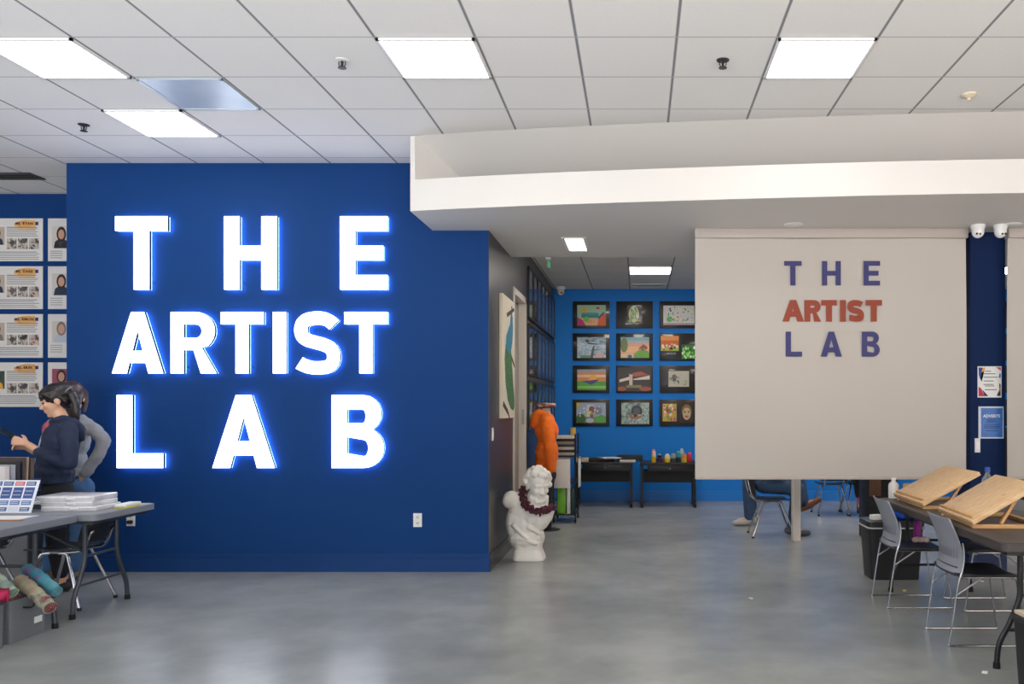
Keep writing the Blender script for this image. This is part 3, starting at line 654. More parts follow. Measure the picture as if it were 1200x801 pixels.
picture('artwork', 'dark artwork with pale standing figure between winged shapes, middle column third row', *sp(1, 2), [((.04, .06, .96, .92), '#2f2824', [('#a8543a', [(.3, .75), (.7, .85), (.9, .7), (.5, .62)]), ('#e8d6c4', [(.05, .50), (.35, .62), (.38, .5), (.05, .38)]), ('#e8d6c4', [(.45, .52), (.95, .68), (.95, .5), (.48, .48)]), ('#d0c0ac', rect(.34, .2, .44, .72)), ('#3a3234', ell(.40, .80, .06, .09)), ('#8a7a4a', rect(.25, .14, .7, .26)), ('#9a4a2f', ell(.12, .1, .14, .1)), ('#9a4a2f', ell(.82, .1, .18, .1))])], MATB)
picture('artwork', 'small grey pencil drawing centred on black mount, right column third row', *sp(2, 2), [((.24, .22, .80, .80), '#c6c4b4', [('#6a6a60', ell(.28, .6, .12, .2)), ('#55554e', rect(.2, .35, .36, .5))] + blobs(18, ['#9a988a', '#b3b1a2', '#77756a'], .1, .1, .9, .85, .05))], MATB)
picture('artwork', 'busy fantasy landscape with red mushroom tower, bottom left of back wall', *sp(0, 3), [((.10, .12, .90, .88), '#9fb0c8', [('#d8c23a', [(0, .72), (0, 1), (.18, 1)]), ('#6a8a4a', rect(0, 0, 1, .3)), ('#c8d8e0', rect(.35, .3, .6, .9)), ('#8a4a44', ell(.52, .66, .10, .18)), ('#7a5a3a', rect(.46, .25, .58, .55)), ('#7a7f90', ell(.75, .6, .12, .22)), ('#59a83a', ell(.85, .18, .2, .22)), ('#3f6a3a', ell(.15, .2, .16, .26)), ('#d8d06a', ell(.42, .5, .08, .1)), ('#b8c0d0', ell(.46, .12, .14, .12))] + blobs(16, ['#e8e0a0', '#c86a4a', '#4a6a8a', '#e8eaf0'], .1, .2, .95, .85, .03))])
picture('artwork', 'grey green circular swirl painting with dark round centre, bottom middle of back wall', *sp(1, 3), [((.14, .08, .90, .88), mottled('swirl', ['#5d7a72', '#a8bcb0', '#7a968c', '#3a4a46'], 16, .3, .5), [('#2b262a', ell(.55, .6, .20, .28, 18)), ('#9a6a4a', ell(.5, .36, .22, .14, 14)), ('#33211c', ell(.48, .4, .08, .07)), ('#44505a', ell(.55, .62, .12, .16))] + blobs(20, ['#3a4a46', '#c8d4cc', '#5a6a80'], .05, .05, .95, .95, .03))])
picture('artwork', 'two small portraits, one multicoloured and one round face, bottom right of back wall', *sp(2, 3), [((.08, .18, .46, .84), '#c8a84a', blobs(34, ['#3a4ab0', '#d03a3a', '#e8e0d0', '#5aa04a', '#e8c02a', '#b05aa0'], .08, .08, .92, .92, .11, 1)), ((.55, .14, .92, .86), '#2b2724', [('#8a6a3a', ell(.5, .6, .36, .34, 16)), ('#c8b088', ell(.5, .45, .3, .32, 16)), ('#c05a5a', ell(.5, .3, .14, .06)), ('#3a3a3a', ell(.36, .55, .06, .05)), ('#3a3a3a', ell(.64, .55, .06, .05))])], MATB)
for r, lab in enumerate(('top', 'second', 'third', 'bottom')):
    picture('artwork', 'black mounted picture glimpsed right of the pillar, %s of four there' % lab, 1178, 1221, rws[r][0], rws[r][1], [((.04, .12, .9, .88), '#b9b0a4', blobs(30, ['#2a2420', '#d8d0c0', '#b0506a', '#4a6a8a', '#3f8a4a'], .02, .05, .95, .95, .06))])

# ------------------------------------------------------------------ side wall: peacock painting, glazed frames
yA_, yB_ = XS * F / (585 - CX), XS * F / (599.3 - CX)
z0_, z1_ = P(0, 490, yA_).z, P(0, 343, yA_).z
pk = thing('peacock_painting', 'tall cream canvas of a blue and green peacock on dark side wall', 'painting', (XS, (yA_ + yB_) / 2, z0_))
MB().bx(XS + .001, XS + .035, yA_, yB_, z0_, z1_, .003).build('canvas', M('#e0d6c0', .6, noise=.05), pk)
pw, ph_ = yB_ - yA_, z1_ - z0_
def pkd(name, pts, m, d): MB().poly((XS + .035, yA_, z0_), Yv, Z, [(x * pw, y * ph_) for x, y in pts], .001, d).build(name, m, pk)
pkd('branch', [(.0, .10), (.45, .02), (.50, .0), (.58, .0), (.4, .07), (.05, .14)], M('#3a3028', .7), .0002)
pkd('branch', [(.30, .86), (.9, .95), (.98, .93), (.35, .83)], M('#4a4036', .7), .0002)
pkd('branch', [(.62, .56), (.98, .46), (.98, .43), (.6, .52)], M('#4a4036', .7), .0002)
pkd('tail', [(.22, .60), (.62, .63), (.74, .47), (.84, .30), (.95, .18), (.97, .10), (.86, .06), (.62, .08), (.38, .15), (.20, .30), (.14, .48)], mottled('peacock_tail', ['#2f5a2a', '#5a8a3a', '#1f4a3a', '#6a8a4a'], 30, .6), .0012)
pkd('body', [(.22, .58), (.28, .68), (.46, .75), (.58, .79), (.64, .88), (.72, .90), (.80, .86), (.82, .76), (.78, .66), (.68, .58), (.50, .53)], mottled('peacock_body', ['#1d4f8a', '#2a8a9a', '#1f6a9a'], 20, .6), .0022)
pkd('crest', [(.70, .88), (.68, .94), (.74, .96), (.78, .93), (.73, .88)], M('#1d4f7a', .6), .0022)
GL = mottled('glazed_print', ['#15161a', '#2a3340', '#1a1c22', '#3b4452'], 3, .07, 1)
fr_pitch = (13.52 - 10.32) / 7
zr = [(2.60, 3.24), (1.90, 2.54), (1.20, 1.84)]
num7 = ('first', 'second', 'third', 'fourth', 'fifth', 'sixth', 'last')
for r in range(3):
    for k in range(7):
        y0 = 10.32 + fr_pitch * k + .012; y1 = y0 + fr_pitch - .024; a0, a1 = zr[r]
        t = thing('glazed_frame', 'glazed black frame on side wall, %s from the door in the %s row' % (num7[k], ('top', 'middle', 'bottom')[r]), 'picture frame', (XS, (y0 + y1) / 2, a0), 0, 'glazed frames on the side wall')
        f = MB(); e = .022
        for q in ((y0, y0 + e, a0, a1), (y1 - e, y1, a0, a1), (y0, y1, a0, a0 + e), (y0, y1, a1 - e, a1)): f.bx(XS + .001, XS + .028, *q)
        f.build('frame_border', BLACK, t)
        MB().bx(XS + .002, XS + .012, y0 + e, y1 - e, a0 + e, a1 - e).build('backing', BLACK, t)
        MB().bx(XS + .012, XS + .014, y0 + .07, y1 - .07, a0 + .09, a1 - .09).build('print', mottled('print', [random.choice(['#4a5a7a', '#8a9aa8', '#5a4a44', '#9a8a78']), '#c8ccd0', random.choice(['#2f4a7a', '#7a3a4a', '#3a5a4a']), '#30343c'], 6, .5), t)
        MB().bx(XS + .017, XS + .019, y0 + e, y1 - e, a0 + e, a1 - e).build('glass', M('#f4f6f8', .02, trans=1, noise=0), t)
# camera in the far corner
c = V((GX(657, 13.35), 13.35, HB))
t = thing('security_camera', 'small white dome camera in the far ceiling corner above the artworks', 'security camera', c - V((0, 0, .13)))
MB().lathe([(.075, -.001), (.075, -.03), (.06, -.05)], c, 20).build('camera_base', WHITEP, t)
MB().sph(c - V((0, 0, .075)), .058).build('camera_ball', M('#d8d4cc', .3), t)
MB().sph(c + V((.02, -.045, -.10)), .014).build('lens', BLACK, t)

# ------------------------------------------------------------------ folding tables
def folding_table(label, x0, x1, y0, y1, along, top_m, leg_m, h=.745, group=None, inset=.2, bs=-1):
    """legs in wishbone pairs at both ends of the long axis"""
    t = thing('folding_table', label, 'folding table', ((x0 + x1) / 2, (y0 + y1) / 2, 0), 0, group)
    r = .05; pts = []
    for cx_, cy_, a in ((x1 - r, y1 - r, 0), (x0 + r, y1 - r, 90), (x0 + r, y0 + r, 180), (x1 - r, y0 + r, 270)): pts += arc(cx_, cy_, r, r, a, a + 90, 5)
    top = MB().poly((0, 0, h - .045), X, Yv, pts, .042); 
    ins = [(x0 + (x1 - x0) * .5 + (px - (x0 + x1) / 2) * .985, y0 + (y1 - y0) * .5 + (py - (y0 + y1) / 2) * .985) for px, py in pts]
    top.poly((0, 0, h - .003), X, Yv, ins, .003); top.build('tabletop', [top_m], t)
    MB().bx(x0 + .05, x1 - .05, y0 + .05, y1 - .05, h - .075, h - .044).build('under_frame', leg_m, t)
    for end in (0, 1):
        for side in (-1, 1):
            if along == 'Y':
                yy = y0 + inset if end == 0 else y1 - inset; xc = (x0 + x1) / 2; half = (x1 - x0) / 2
                q = lambda s_, z: V((xc + side * (half - s_), yy, z))
            else:
                xx = x0 + inset if end == 0 else x1 - inset; yc = (y0 + y1) / 2; half = (y1 - y0) / 2
                q = lambda s_, z: V((xx, yc + side * (half - s_), z))
            pts_ = catmull([q(.19, h - .06), q(.19, .52), q(.185, .40), q(.13, .26), q(.07, .14), q(.055, .02)], 6)
            lg = MB().tube(pts_, .0165, 12).build('leg', leg_m, t)
            MB().cyl(q(.055, 0), q(.055, .035), .021, .0195, 12).build('foot_cap', RUB, lg)
        a, b = (q(.11, .22), q(.11, .22))
        if along == 'Y': a, b = V((xc - half + .11, yy, .22)), V((xc + half - .11, yy, .22))
        else: a, b = V((xx, yc - half + .11, .22)), V((xx, yc + half - .11, .22))
        MB().cyl(a, b, .010, .010, 10).build('cross_bar', leg_m, t)
        dirn = (1 if end == 0 else -1) * .45
        if along == 'Y': a, b = V((xc + bs * (half - .19), yy, .45)), V((xc + bs * (half - .19), yy + dirn, h - .07)); a2, b2 = V((xc - half + .19, yy, .42)), V((xc + half - .19, yy, .42))
        else: a, b = V((xx, yc + bs * (half - .19), .45)), V((xx + dirn, yc + bs * (half - .19), h - .07)); a2, b2 = V((xx, yc - half + .19, .42)), V((xx, yc + half - .19, .42))
        MB().cyl(a, b, .011, .011, 10).build('fold_brace', leg_m, t); MB().cyl(a2, b2, .010, .010, 10).build('cross_bar', leg_m, t)
    return t
TOPG = M('#7b8088', .45, noise=.05, scale=12, bump=.03); TOPB = M('#413b38', .42, noise=.08, scale=6, bump=.03)
folding_table('grey folding table nearest the viewer at left edge, papers on top', -4.66, -3.90, 4.05, 5.87, 'Y', TOPG, LEGGREY, group=None, inset=.17)
folding_table('grey folding table with document cases, standing before the blue wall', -5.62, -3.80, 5.885, 6.635, 'X', TOPG, LEGGREY, inset=.2)
folding_table('long black folding table at right carrying two tilted wooden boards', 2.0, 2.76, 4.62, 7.04, 'Y', TOPB, BLACK, inset=.2, bs=1)

# ------------------------------------------------------------------ chairs
def school_chair(label, loc, rz, shell=BLACK, s=1.0, group='black shell chairs with chrome legs', seat_h=.43, back_h=.74):
    t = thing('school_chair', label, 'chair', loc, rz, group)           # local +x is the sitter's front
    m = MB(); n = 10; rows_ = []
    for i in range(9):                                                  # seat shell, dished
        u = i / 8; x = -.19 + .38 * u; rows_.append([V((x, (-.19 + .38 * j / n) * (1 - .12 * (1 - u)), seat_h + .020 * (abs(j / n - .5) * 2) ** 2 - .02 * math.sin(u * PI) - .015 * max(0, u - .8) * 5)) for j in range(n + 1)])
    def sheet_(rows_, th, up):
        a = [[m.bm.verts.new(p) for p in r] for r in rows_]; b = [[m.bm.verts.new(p + up * th) for p in r] for r in rows_]
        R, Cn = len(a), len(a[0])
        for i in range(R - 1):
            for j in range(Cn - 1):
                m.bm.faces.new((a[i][j], a[i][j + 1], a[i + 1][j + 1], a[i + 1][j])); m.bm.faces.new((b[i][j], b[i + 1][j], b[i + 1][j + 1], b[i][j + 1]))
        for i in range(R - 1):
            m.bm.faces.new((a[i][0], a[i + 1][0], b[i + 1][0], b[i][0])); m.bm.faces.new((a[i][-1], b[i][-1], b[i + 1][-1], a[i + 1][-1]))
        for j in range(Cn - 1):
            m.bm.faces.new((a[0][j], b[0][j], b[0][j + 1], a[0][j + 1])); m.bm.faces.new((a[-1][j], a[-1][j + 1], b[-1][j + 1], b[-1][j]))
    sheet_(rows_, .012, Z); m.build('seat', shell, t, True, smooth=50)
    m = MB(); rows_ = []; z0 = seat_h + .06
    for i in range(8):
        u = i / 7; z = z0 + (back_h - z0) * u; x = -.215 - .05 * u
        rows_.append([V((x - .045 * (1 - (abs(j / n - .5) * 2) ** 2), (-.19 + .38 * j / n) * (1 - .10 * max(0, u - .75) * 4), z)) for j in range(n + 1)])
    sheet_(rows_, .012, X); m.build('backrest', shell, t, True, smooth=50)
    for sy in (-1, 1):
        MB().tube(catmull([(.05, sy * .13, seat_h - .015), (-.16, sy * .13, seat_h - .015), (-.225, sy * .13, seat_h + .03), (-.262, sy * .13, seat_h + .12), (-.285, sy * .12, back_h - .08)], 5), .010, 10).build('back_upright', CHROME, t, True)
        for sx, xx in ((1, .25), (-1, -.24)):
            l = MB().tube(catmull([(sx * .03, sy * .13, seat_h - .022), (sx * .09, sy * .135, seat_h - .03), (sx * .115, sy * .145, seat_h - .075), (xx, sy * .215, .015)], 5), .0115, 10).build('leg', CHROME, t, True)
            MB().cyl((xx, sy * .215, 0), (xx, sy * .215, .022), .016, .014, 10).build('foot_glide', RUB, l, True)
    return t
c1_ = school_chair('black shell chair with chrome legs tucked under the table by wall', (-4.36, 6.41, 0), PI, back_h=.655)
dup(c1_, (-5.06, 6.36, 0), PI * .97, 'black shell chair holding books under the table, left of the tucked one')
c2_ = school_chair('black shell chair with chrome legs behind the screen, left of white post', (1.56, 9.88, 0), 0)
dup(c2_, (2.72, 11.9, 0), PI * .5, 'empty black chair far behind the screen, right of the white post')
dup(c2_, (3.13, 11.95, 0), -PI * .5, 'black chair behind the screen under the person in pink socks')

CHG = mottled('chair_plastic', ['#878a93', '#8f929b', '#8b8e97'], 4, .42)
DKG = M('#2c2b2e', .5, noise=.06)
def stack_chair(label, loc, rz):
    t = thing('stacking_chair', label, 'chair', loc, rz, 'grey stacking chairs at the black table')   # local +x = front, origin below the back legs
    W2 = .205
    prof = catmull([(.066, 0, .452), (.084, 0, .50), (.088, 0, .56), (.076, 0, .62), (.048, 0, .70), (.004, 0, .80)], 6); n = 12
    m = MB(); rows_ = []
    for k, p in enumerate(prof):
        wv = W2 * (1 - .06 * (k / len(prof)) ** 2)
        rows_.append([V((p.x - .030 * (1 - (2 * j / n - 1) ** 2), wv * (2 * j / n - 1), p.z)) for j in range(n + 1)])
    # cut slots: one wide handle slot low down and fine perforated rows above it
    def hole(i, j):
        return i in (4,) and 1 <= j <= n - 2
    A = [[m.bm.verts.new(p) for p in r] for r in rows_]; B = [[m.bm.verts.new(p + V((.009, 0, .001))) for p in r] for r in rows_]
    R, Cn = len(A), n + 1
    solid = lambda i, j: 0 <= i < R - 1 and 0 <= j < Cn - 1 and not hole(i, j)
    for i in range(R - 1):
        for j in range(Cn - 1):
            if not solid(i, j): continue
            m.bm.faces.new((A[i][j], A[i][j + 1], A[i + 1][j + 1], A[i + 1][j])); m.bm.faces.new((B[i][j], B[i + 1][j], B[i + 1][j + 1], B[i][j + 1]))
            for di, dj, e in ((-1, 0, ((i, j), (i, j + 1))), (1, 0, ((i + 1, j + 1), (i + 1, j))), (0, -1, ((i + 1, j), (i, j))), (0, 1, ((i, j + 1), (i + 1, j + 1)))):
                if not solid(i + di, j + dj):
                    (a, b), (c, d) = e; m.bm.faces.new((A[c][d], A[a][b], B[a][b], B[c][d]))
    bk = m.build('backrest', CHG, t, True, smooth=50)
    g = MB()                                                            # rows of fine perforations in the lower back
    for r in range(7):
        z = .545 + r * .013
        x = .0875 - .35 * max(0, z - .57) ** 1.4
        for j in range(10):
            y = -.155 + j * .0345; xx = x - .030 * (1 - (y / W2) ** 2) + .0005
            g.box((xx - .002, y, z), (.003, .026, .003))
    g.build('perforations', M('#4b4d54', .6), bk, True)
    s_ = MB(); nn = 8; rows_ = []
    for i in range(nn + 1):
        u = i / nn; x = .055 + .40 * u; z = .452 - .016 * math.sin(u * PI) - .02 * max(0, u - .82) * 5
        rows_.append([(x, (-.205 + .41 * j / 10), z + .010 * (abs(j / 10 - .5) * 2) ** 3) for j in range(11)])
    s_.ring([[V(p) for p in r] + [V((p[0], p[1], p[2] - .022)) for p in r[::-1]] for r in rows_]); s_.build('seat', DKG, t, True, smooth=45)
    for sy in (-1, 1):
        y = sy * .212
        fr = [(.092, sy * .194, .645), (.099, sy * .197, .60), (.100, sy * .199, .54), (.088, sy * .203, .47), (.058, y, .38), (.006, y, .03), (.0, y, .012), (.02, y, .0068), (.10, y, .0068), (.40, y, .0068), (.47, y, .0068), (.485, y, .016), (.478, y, .04), (.425, y, .40), (.41, y, .425), (.38, y, .431), (.10, y, .431), (.078, y, .44)]
        MB().tube(catmull(fr, 4), .0066, 10).build('sled_leg', M('#a9a9ae', .22, 1, noise=.03), t, True)
        MB().cyl((.20, y, .425), (.045, y, .32), .0055, .0055, 8).build('brace', STEEL, t, True)
    MB().cyl((.40, -.212, .424), (.40, .212, .424), .008, .008, 8).build('seat_bar', CHROME, t, True)
    return t
k1 = stack_chair('grey stacking chair with pink bottle on its seat, beside the black tote', (1.855, 6.465, 0), 0)
dup(k1, (1.938, 5.46, 0), 0, 'grey stacking chair nearest the viewer, at near end of black table')
dup(k1, (2.875, 6.37, 0), PI, 'grey stacking chair on far side of the black table')

# ------------------------------------------------------------------ tilted wooden drawing boards
WOOD = wood_material('pine', '#e6c59b', '#d6ad7e'); WOODE = wood_material('pine_edge', '#dcb07a', '#c99760')
def board(label, x, y, L, Wd, tilt, yaw):
    t = thing('drawing_board', label, 'drawing board', (x, y, .745), yaw, 'wooden drawing boards on the black table')
    ct, st_ = math.cos(tilt), math.sin(tilt); rot = Euler((0, -tilt, 0))
    zl_ = .05; th = .03
    cc = V((Wd / 2 * ct + st_ * th / 2, 0, zl_ + Wd / 2 * st_ - ct * th / 2))
    m = MB().box(cc, (Wd, L, th), rot, .003); m.build('board_panel', [WOOD], t, True)
    fr = MB()
    for sy in (-1, 1): fr.box((Wd * .52, sy * (L / 2 - .05), .012), (Wd * .95, .035, .024), None, .002)
    fr.box((.05, 0, .012), (.035, L - .1, .024), None, .002); fr.box((Wd * .97, 0, .012), (.035, L - .1, .024), None, .002)
    fr.build('base_frame', WOODE, t, True)
    for sy in (-1, 1):
        y_ = sy * (L / 2 - .085); tp = V((Wd * .80 * ct, y_, zl_ + Wd * .80 * st_ - .032)); ft = V((Wd * .45, y_, .024)); d = tp - ft
        MB().box((tp + ft) / 2, (.028, .018, d.length), frame_z(d)).build('prop', WOODE, t, True)
    MB().box((.02, 0, zl_ + .018), (.012, L * .92, .022), rot, .002).build('stop_ledge', WOODE, t, True)
    return t
board('wooden drawing board tilted at the far end of the black table', 2.085, 6.53, .70, .48, .5, 0)
board('wooden drawing board tilted nearer the viewer on the black table', 2.07, 5.53, .695, .465, .53, -.05)

# ------------------------------------------------------------------ small things round the right table
def bottle(name, label, cat, p, r, h, mat, capm, group=None, prof=None, lid='cap'):
    t = thing(name, label, cat, p, 0, group)
    prof = prof or [(0, 0), (r * .95, .001), (r, .01), (r, h * .62), (r * .92, h * .70), (r * .45, h * .82), (r * .36, h * .87), (r * .36, h * .90)]
    MB().lathe(prof, (0, 0, 0), 20).build('bottle_body', mat, t, True)
    MB().lathe([(0, h * .88), (r * .46, h * .88), (r * .46, h * .99), (r * .40, h)], (0, 0, 0), 16).build(lid, capm, t, True)
    return t
CLEAR = M('#dfe8f0', .05, trans=.92, noise=0)
b_ = bottle('water_bottle', 'clear plastic water bottle with blue cap beside the blue pillar', 'bottle', (2.70, 6.5, .745), .042, .29, CLEAR, M('#2b56b0', .4))
MB().lathe([(.0425, .10), (.0430, .10), (.0430, .17), (.0425, .17)], (0, 0, 0), 20).build('bottle_label', M('#e8ecf2', .5), b_, True)
bottle('squeeze_bottle', 'white squeeze bottle at the far corner of the black table', 'bottle', (2.12, 6.98, .745), .042, .17, M('#d5d3cf', .4), WHITEP, lid='cap')
solo('cup', MB().lathe([(.0, 0), (.034, 0), (.04, .12), (.037, .12), (.031, .006), (0, .006)], (2.24, 6.99, .745), 20), M('#b39a7c', .5), 'tan paper cup beside the white squeeze bottle', 'cup')
solo('tape_roll', MB().ring([[V((2.62, 6.15, .745 + .055)) + Matrix.Rotation(a, 3, 'Y') @ V((r, yy, 0)) for r, yy in ((.055, -.012), (.055, .012), (.035, .012), (.035, -.012))] for a in [2 * PI * i / 24 for i in range(24)]], close=True), M('#e2ded8', .5), 'white tape roll standing upright between the two wooden boards', 'tape')
bt = thing('storage_tote', 'black plastic tote with pale rim beside the grey chair', 'tote', (2.24, 7.42, 0))
m = MB(); xa, xb, ya, yb2 = 2.0, 2.48, 7.28, 7.62
def rr_(x0, x1, y0, y1, z, r=.04):
    o = []
    for a, b, q in ((x1 - r, y1 - r, 0), (x0 + r, y1 - r, 90), (x0 + r, y0 + r, 180), (x1 - r, y0 + r, 270)): o += [V((u, w, z)) for u, w in arc(a, b, r, r, q, q + 90, 4)]
    return o
m.ring([rr_(xa + .03, xb - .03, ya + .03, yb2 - .03, .0), rr_(xa, xb, ya, yb2, .47), rr_(xa + .012, xb - .012, ya + .012, yb2 - .012, .47), rr_(xa + .04, xb - .04, ya + .04, yb2 - .04, .03)]); m.build('tote_body', BLACK, bt)
m = MB(); m.ring([rr_(xa - .012, xb + .012, ya - .012, yb2 + .012, z) for z in (.448, .458)] + [rr_(xa + .002, xb - .002, ya + .002, yb2 - .002, z) for z in (.458, .448)], close=True); m.build('rim', M('#b9bcc0', .4), bt)
m = MB(); m.ring([rr_(xa - .006, xb + .006, ya - .006, yb2 + .006, .470), rr_(xa - .006, xb + .006, ya - .006, yb2 + .006, .505), rr_(xa + .03, xb - .03, ya + .03, yb2 - .03, .515)]); m.build('tote_lid', M('#1d1d20', .35), bt)
fl = MB(); fl.box((2.09, 7.38, .537), (.10, .07, .044), Euler((0, 0, .4)), .006); solo('paper_box', fl, WHITEP, 'small white paper box on the black tote lid', 'box')
fl = MB(); fl.caps((2.17, 7.36, .54), (2.24, 7.40, .54), .026, .022); solo('tape_dispenser', fl, BLACK, 'small black dispenser on the tote lid behind the chair', 'dispenser')
fl = MB(); fl.box((2.36, 7.46, .56), (.17, .22, .09), Euler((0, 0, .3)), .03, 3); solo('blue_pouch', fl, M('#1d52c4', .5, noise=.1), 'bright blue pouch on the black tote, under the table edge', 'pouch')
pb = thing('drink_bottle', 'magenta drink bottle standing on the grey chair seat', 'bottle', (2.20, 6.62, .452))
MB().lathe([(0, 0), (.030, .0), (.032, .01), (.032, .12), (.024, .145), (.018, .15)], (0, 0, 0), 18).build('bottle_body', M('#b03ba6', .35), pb, True)
MB().lathe([(.020, .148), (.021, .185), (.012, .19)], (0, 0, 0), 14).build('cap', M('#8c2f86', .4), pb, True)
m = MB()
for q in range(5): m.sph((2.14 + q * .022, 6.50 + .02 * (q % 2), .475), (.026, .024, .022))
solo('cloth_bundle', fuse(m, .006, 3), M('#d9bdb0', .8, bump=.2), 'pale pink cloth bundle beside the magenta bottle on chair seat', 'cloth')
bc = thing('storage_crate', 'black plastic crate cut off by the bottom right photo corner', 'crate', (2.23, 4.22, 0))
m = MB(); m.ring([rr_(1.995, 2.46, 4.02, 4.42, 0, .02), rr_(1.975, 2.48, 4.0, 4.44, .41, .02), rr_(1.995, 2.46, 4.02, 4.42, .41, .02), rr_(2.01, 2.44, 4.04, 4.40, .02, .02)]); m.build('crate_body', M('#141416', .45), bc)
m = MB(); m.ring([rr_(1.965, 2.49, 3.99, 4.45, z, .02) for z in (.385, .41)] + [rr_(1.978, 2.477, 4.003, 4.437, z, .02) for z in (.41, .385)], close=True); m.build('crate_rim', M('#222226', .4), bc)
m = MB(); m.box((2.22, 4.22, .4205), (.47, .43, .02), Euler((0, 0, .03)), .004); solo('cardboard_sheet', m, M('#c9bda4', .8, bump=.3), 'beige torn cardboard lying on top of the corner crate', 'cardboard')
cb = thing('side_cabinet', 'black cabinet with brown drawer front behind the screen bottom', 'cabinet', (2.76, 9.7, 0))
MB().bx(2.60, 2.93, 9.5, 9.9, 0, .72, .004).build('cabinet_body', BLACKM, cb)
MB().bx(2.61, 2.74, 9.485, 9.5, .50, .70, .003).build('drawer', M('#6f4a33', .5, noise=.15), cb)
for (px, py, c, lab) in ((1060, 692, '#d8cc6a', 'tiny yellow paper scrap on floor between the grey chairs'), (1151, 681, '#e6e6e4', 'tiny white paper scrap on floor under the black table'), (1154, 788, '#e0e0de', 'tiny white paper scrap on floor near the table leg'), (880, 701, '#c9cbcc', 'faint pale paper scrap on the open floor left of chairs')):
    yy = CH * F / (py - CY); solo('paper_scrap', MB().box((GX(px, yy), yy, .003), (.03, .028, .005), Euler((.05, .1, px))), M(c, .8), lab, 'paper scrap', 'paper scraps on the floor')

# ------------------------------------------------------------------ things on and under the left tables
TZ = .745
ls = thing('leaflet_stand', 'standing printed board with blue cells and one red cell', 'leaflet', (-4.52, 5.99, TZ))
o = P(-45, 600.5, 5.99); o.z = TZ; wL, hL = P(36.5, 600, 5.99).x - o.x, .236; ang = .30
uu, vv = X, V((.13, .18, .97)).normalized()
vv = V((.16, .17, .97)).normalized()
nL = uu.cross(vv)
MB().poly(o, uu, vv, rect(0, 0, wL, hL), .003).build('card', M('#dfe3ea', .45, noise=.02), ls)
m = MB(); m.poly(o + V((.05, .004, 0)), X, V((0, -.5, .86)).normalized() * -1 if False else V((.08, -.02, .99)).normalized(), [(0, 0), (.10, 0), (.02, hL * .8)], .002); 
MB().poly(o + V((wL * .4, .005, 0)), Yv, Z, [(0, 0), (.14, 0), (.045, hL * .8), (.035, hL * .8)], .003).build('easel_back', M('#c9cdd4', .6), ls)
m.bm.free()
CELL = M('#33528f', .55); CELL2 = M('#5f7bb0', .55)
cwd = wL / 6.3
for ci in range(6):
    xx = wL - .012 - (ci + 1) * cwd * 1.03 + .004
    red = ci == 1
    for (a, b, mt) in ((.83, .96, M('#c2565a', .55) if red else CELL), (.44, .78, CELL), (.24, .38, CELL2), (.05, .17, CELL if ci % 2 == 0 else M('#c9d1e0', .55))):
        MB().poly(o, uu, vv, rect(xx, hL * a, xx + cwd * .88, hL * b), .0008, .0032).build('print_cell', mt, ls)
        for q in range(2): MB().poly(o, uu, vv, rect(xx + cwd * .08, hL * (a + (b - a) * (.3 + .35 * q)), xx + cwd * .74, hL * (a + (b - a) * (.3 + .35 * q)) + .003), .0005, .0042).build('text_line', WHITEP, ls)
def slab(name, label, cat, c, size, rz, mat, group=None, bevel=.002):
    return solo(name, MB().box((c[0], c[1], c[2] + size[2] / 2), size, Euler((0, 0, rz)), bevel), mat, label, cat, group)
CASE = mottled('frosted_case', ['#cfcfd2', '#dedee0', '#bfbfc4'], 6, .25, .4)
zc = TZ
for k, (sx, sy, hh, rz, lab) in enumerate(((.40, .30, .036, .02, 'frosted document case at the bottom of the stack on the table'), (.385, .29, .034, -.03, 'frosted document case in the middle of the stack on the table'), (.41, .30, .038, .04, 'frosted document case on top of the stack on the table'))):
    t = thing('document_case', lab, 'document case', (-4.13 - .015 * k, 6.24, zc), rz, 'stacked document cases')
    MB().box((0, 0, hh / 2), (sx, sy, hh), None, .006).build('case_body', CASE, t, True)
    MB().box((0, -sy / 2 - .001, hh * .5), (sx * .96, .003, .003)).build('lid_seam', M('#8a8278', .5), t, True)
    MB().box((sx * .1, -sy / 2 - .003, hh * .5), (.06, .006, .016), None, .002).build('latch', M('#d8d8da', .4), t, True)
    zc += hh + .0005
slab('paper_pad', 'yellow and white paper pad sticking out right of the document cases', 'paper', (-3.865, 6.36, TZ), (.09, .20, .012), .06, M('#d8d23a', .6))
slab('notebook', 'thin white notebook on top of the yellow pad at table end', 'notebook', (-3.862, 6.36, TZ + .0125), (.085, .21, .018), .05, WHITEP)
slab('folder', 'dark blue folder lying left of the stacked document cases', 'folder', (-4.49, 6.33, TZ), (.26, .24, .035), .1, M('#3c4250', .45))
slab('paper_stack', 'white papers lying on the dark blue folder', 'paper', (-4.49, 6.33, TZ + .0355), (.25, .23, .018), -.06, WHITEP)
pn = MB().cyl((-4.55, 6.26, TZ + .058), (-4.40, 6.31, TZ + .058), .0045, .0045, 8); solo('pen', pn, M('#27408f', .4), 'blue pen on the white papers beside the document cases', 'pen')
slab('paper_sheet', 'white paper sheet near the far edge of the nearest table', 'paper', (-4.33, 5.72, TZ), (.36, .20, .003), .05, WHITEP)
slab('paper_sheet', 'white paper sheet at left photo edge on the nearest table', 'paper', (-4.32, 5.40, TZ), (.30, .17, .003), -.1, WHITEP)
slab('wooden_ruler', 'brown wooden ruler between the two white sheets on the nearest table', 'ruler', (-4.26, 5.56, TZ), (.36, .035, .006), .06, M('#a5713f', .5))
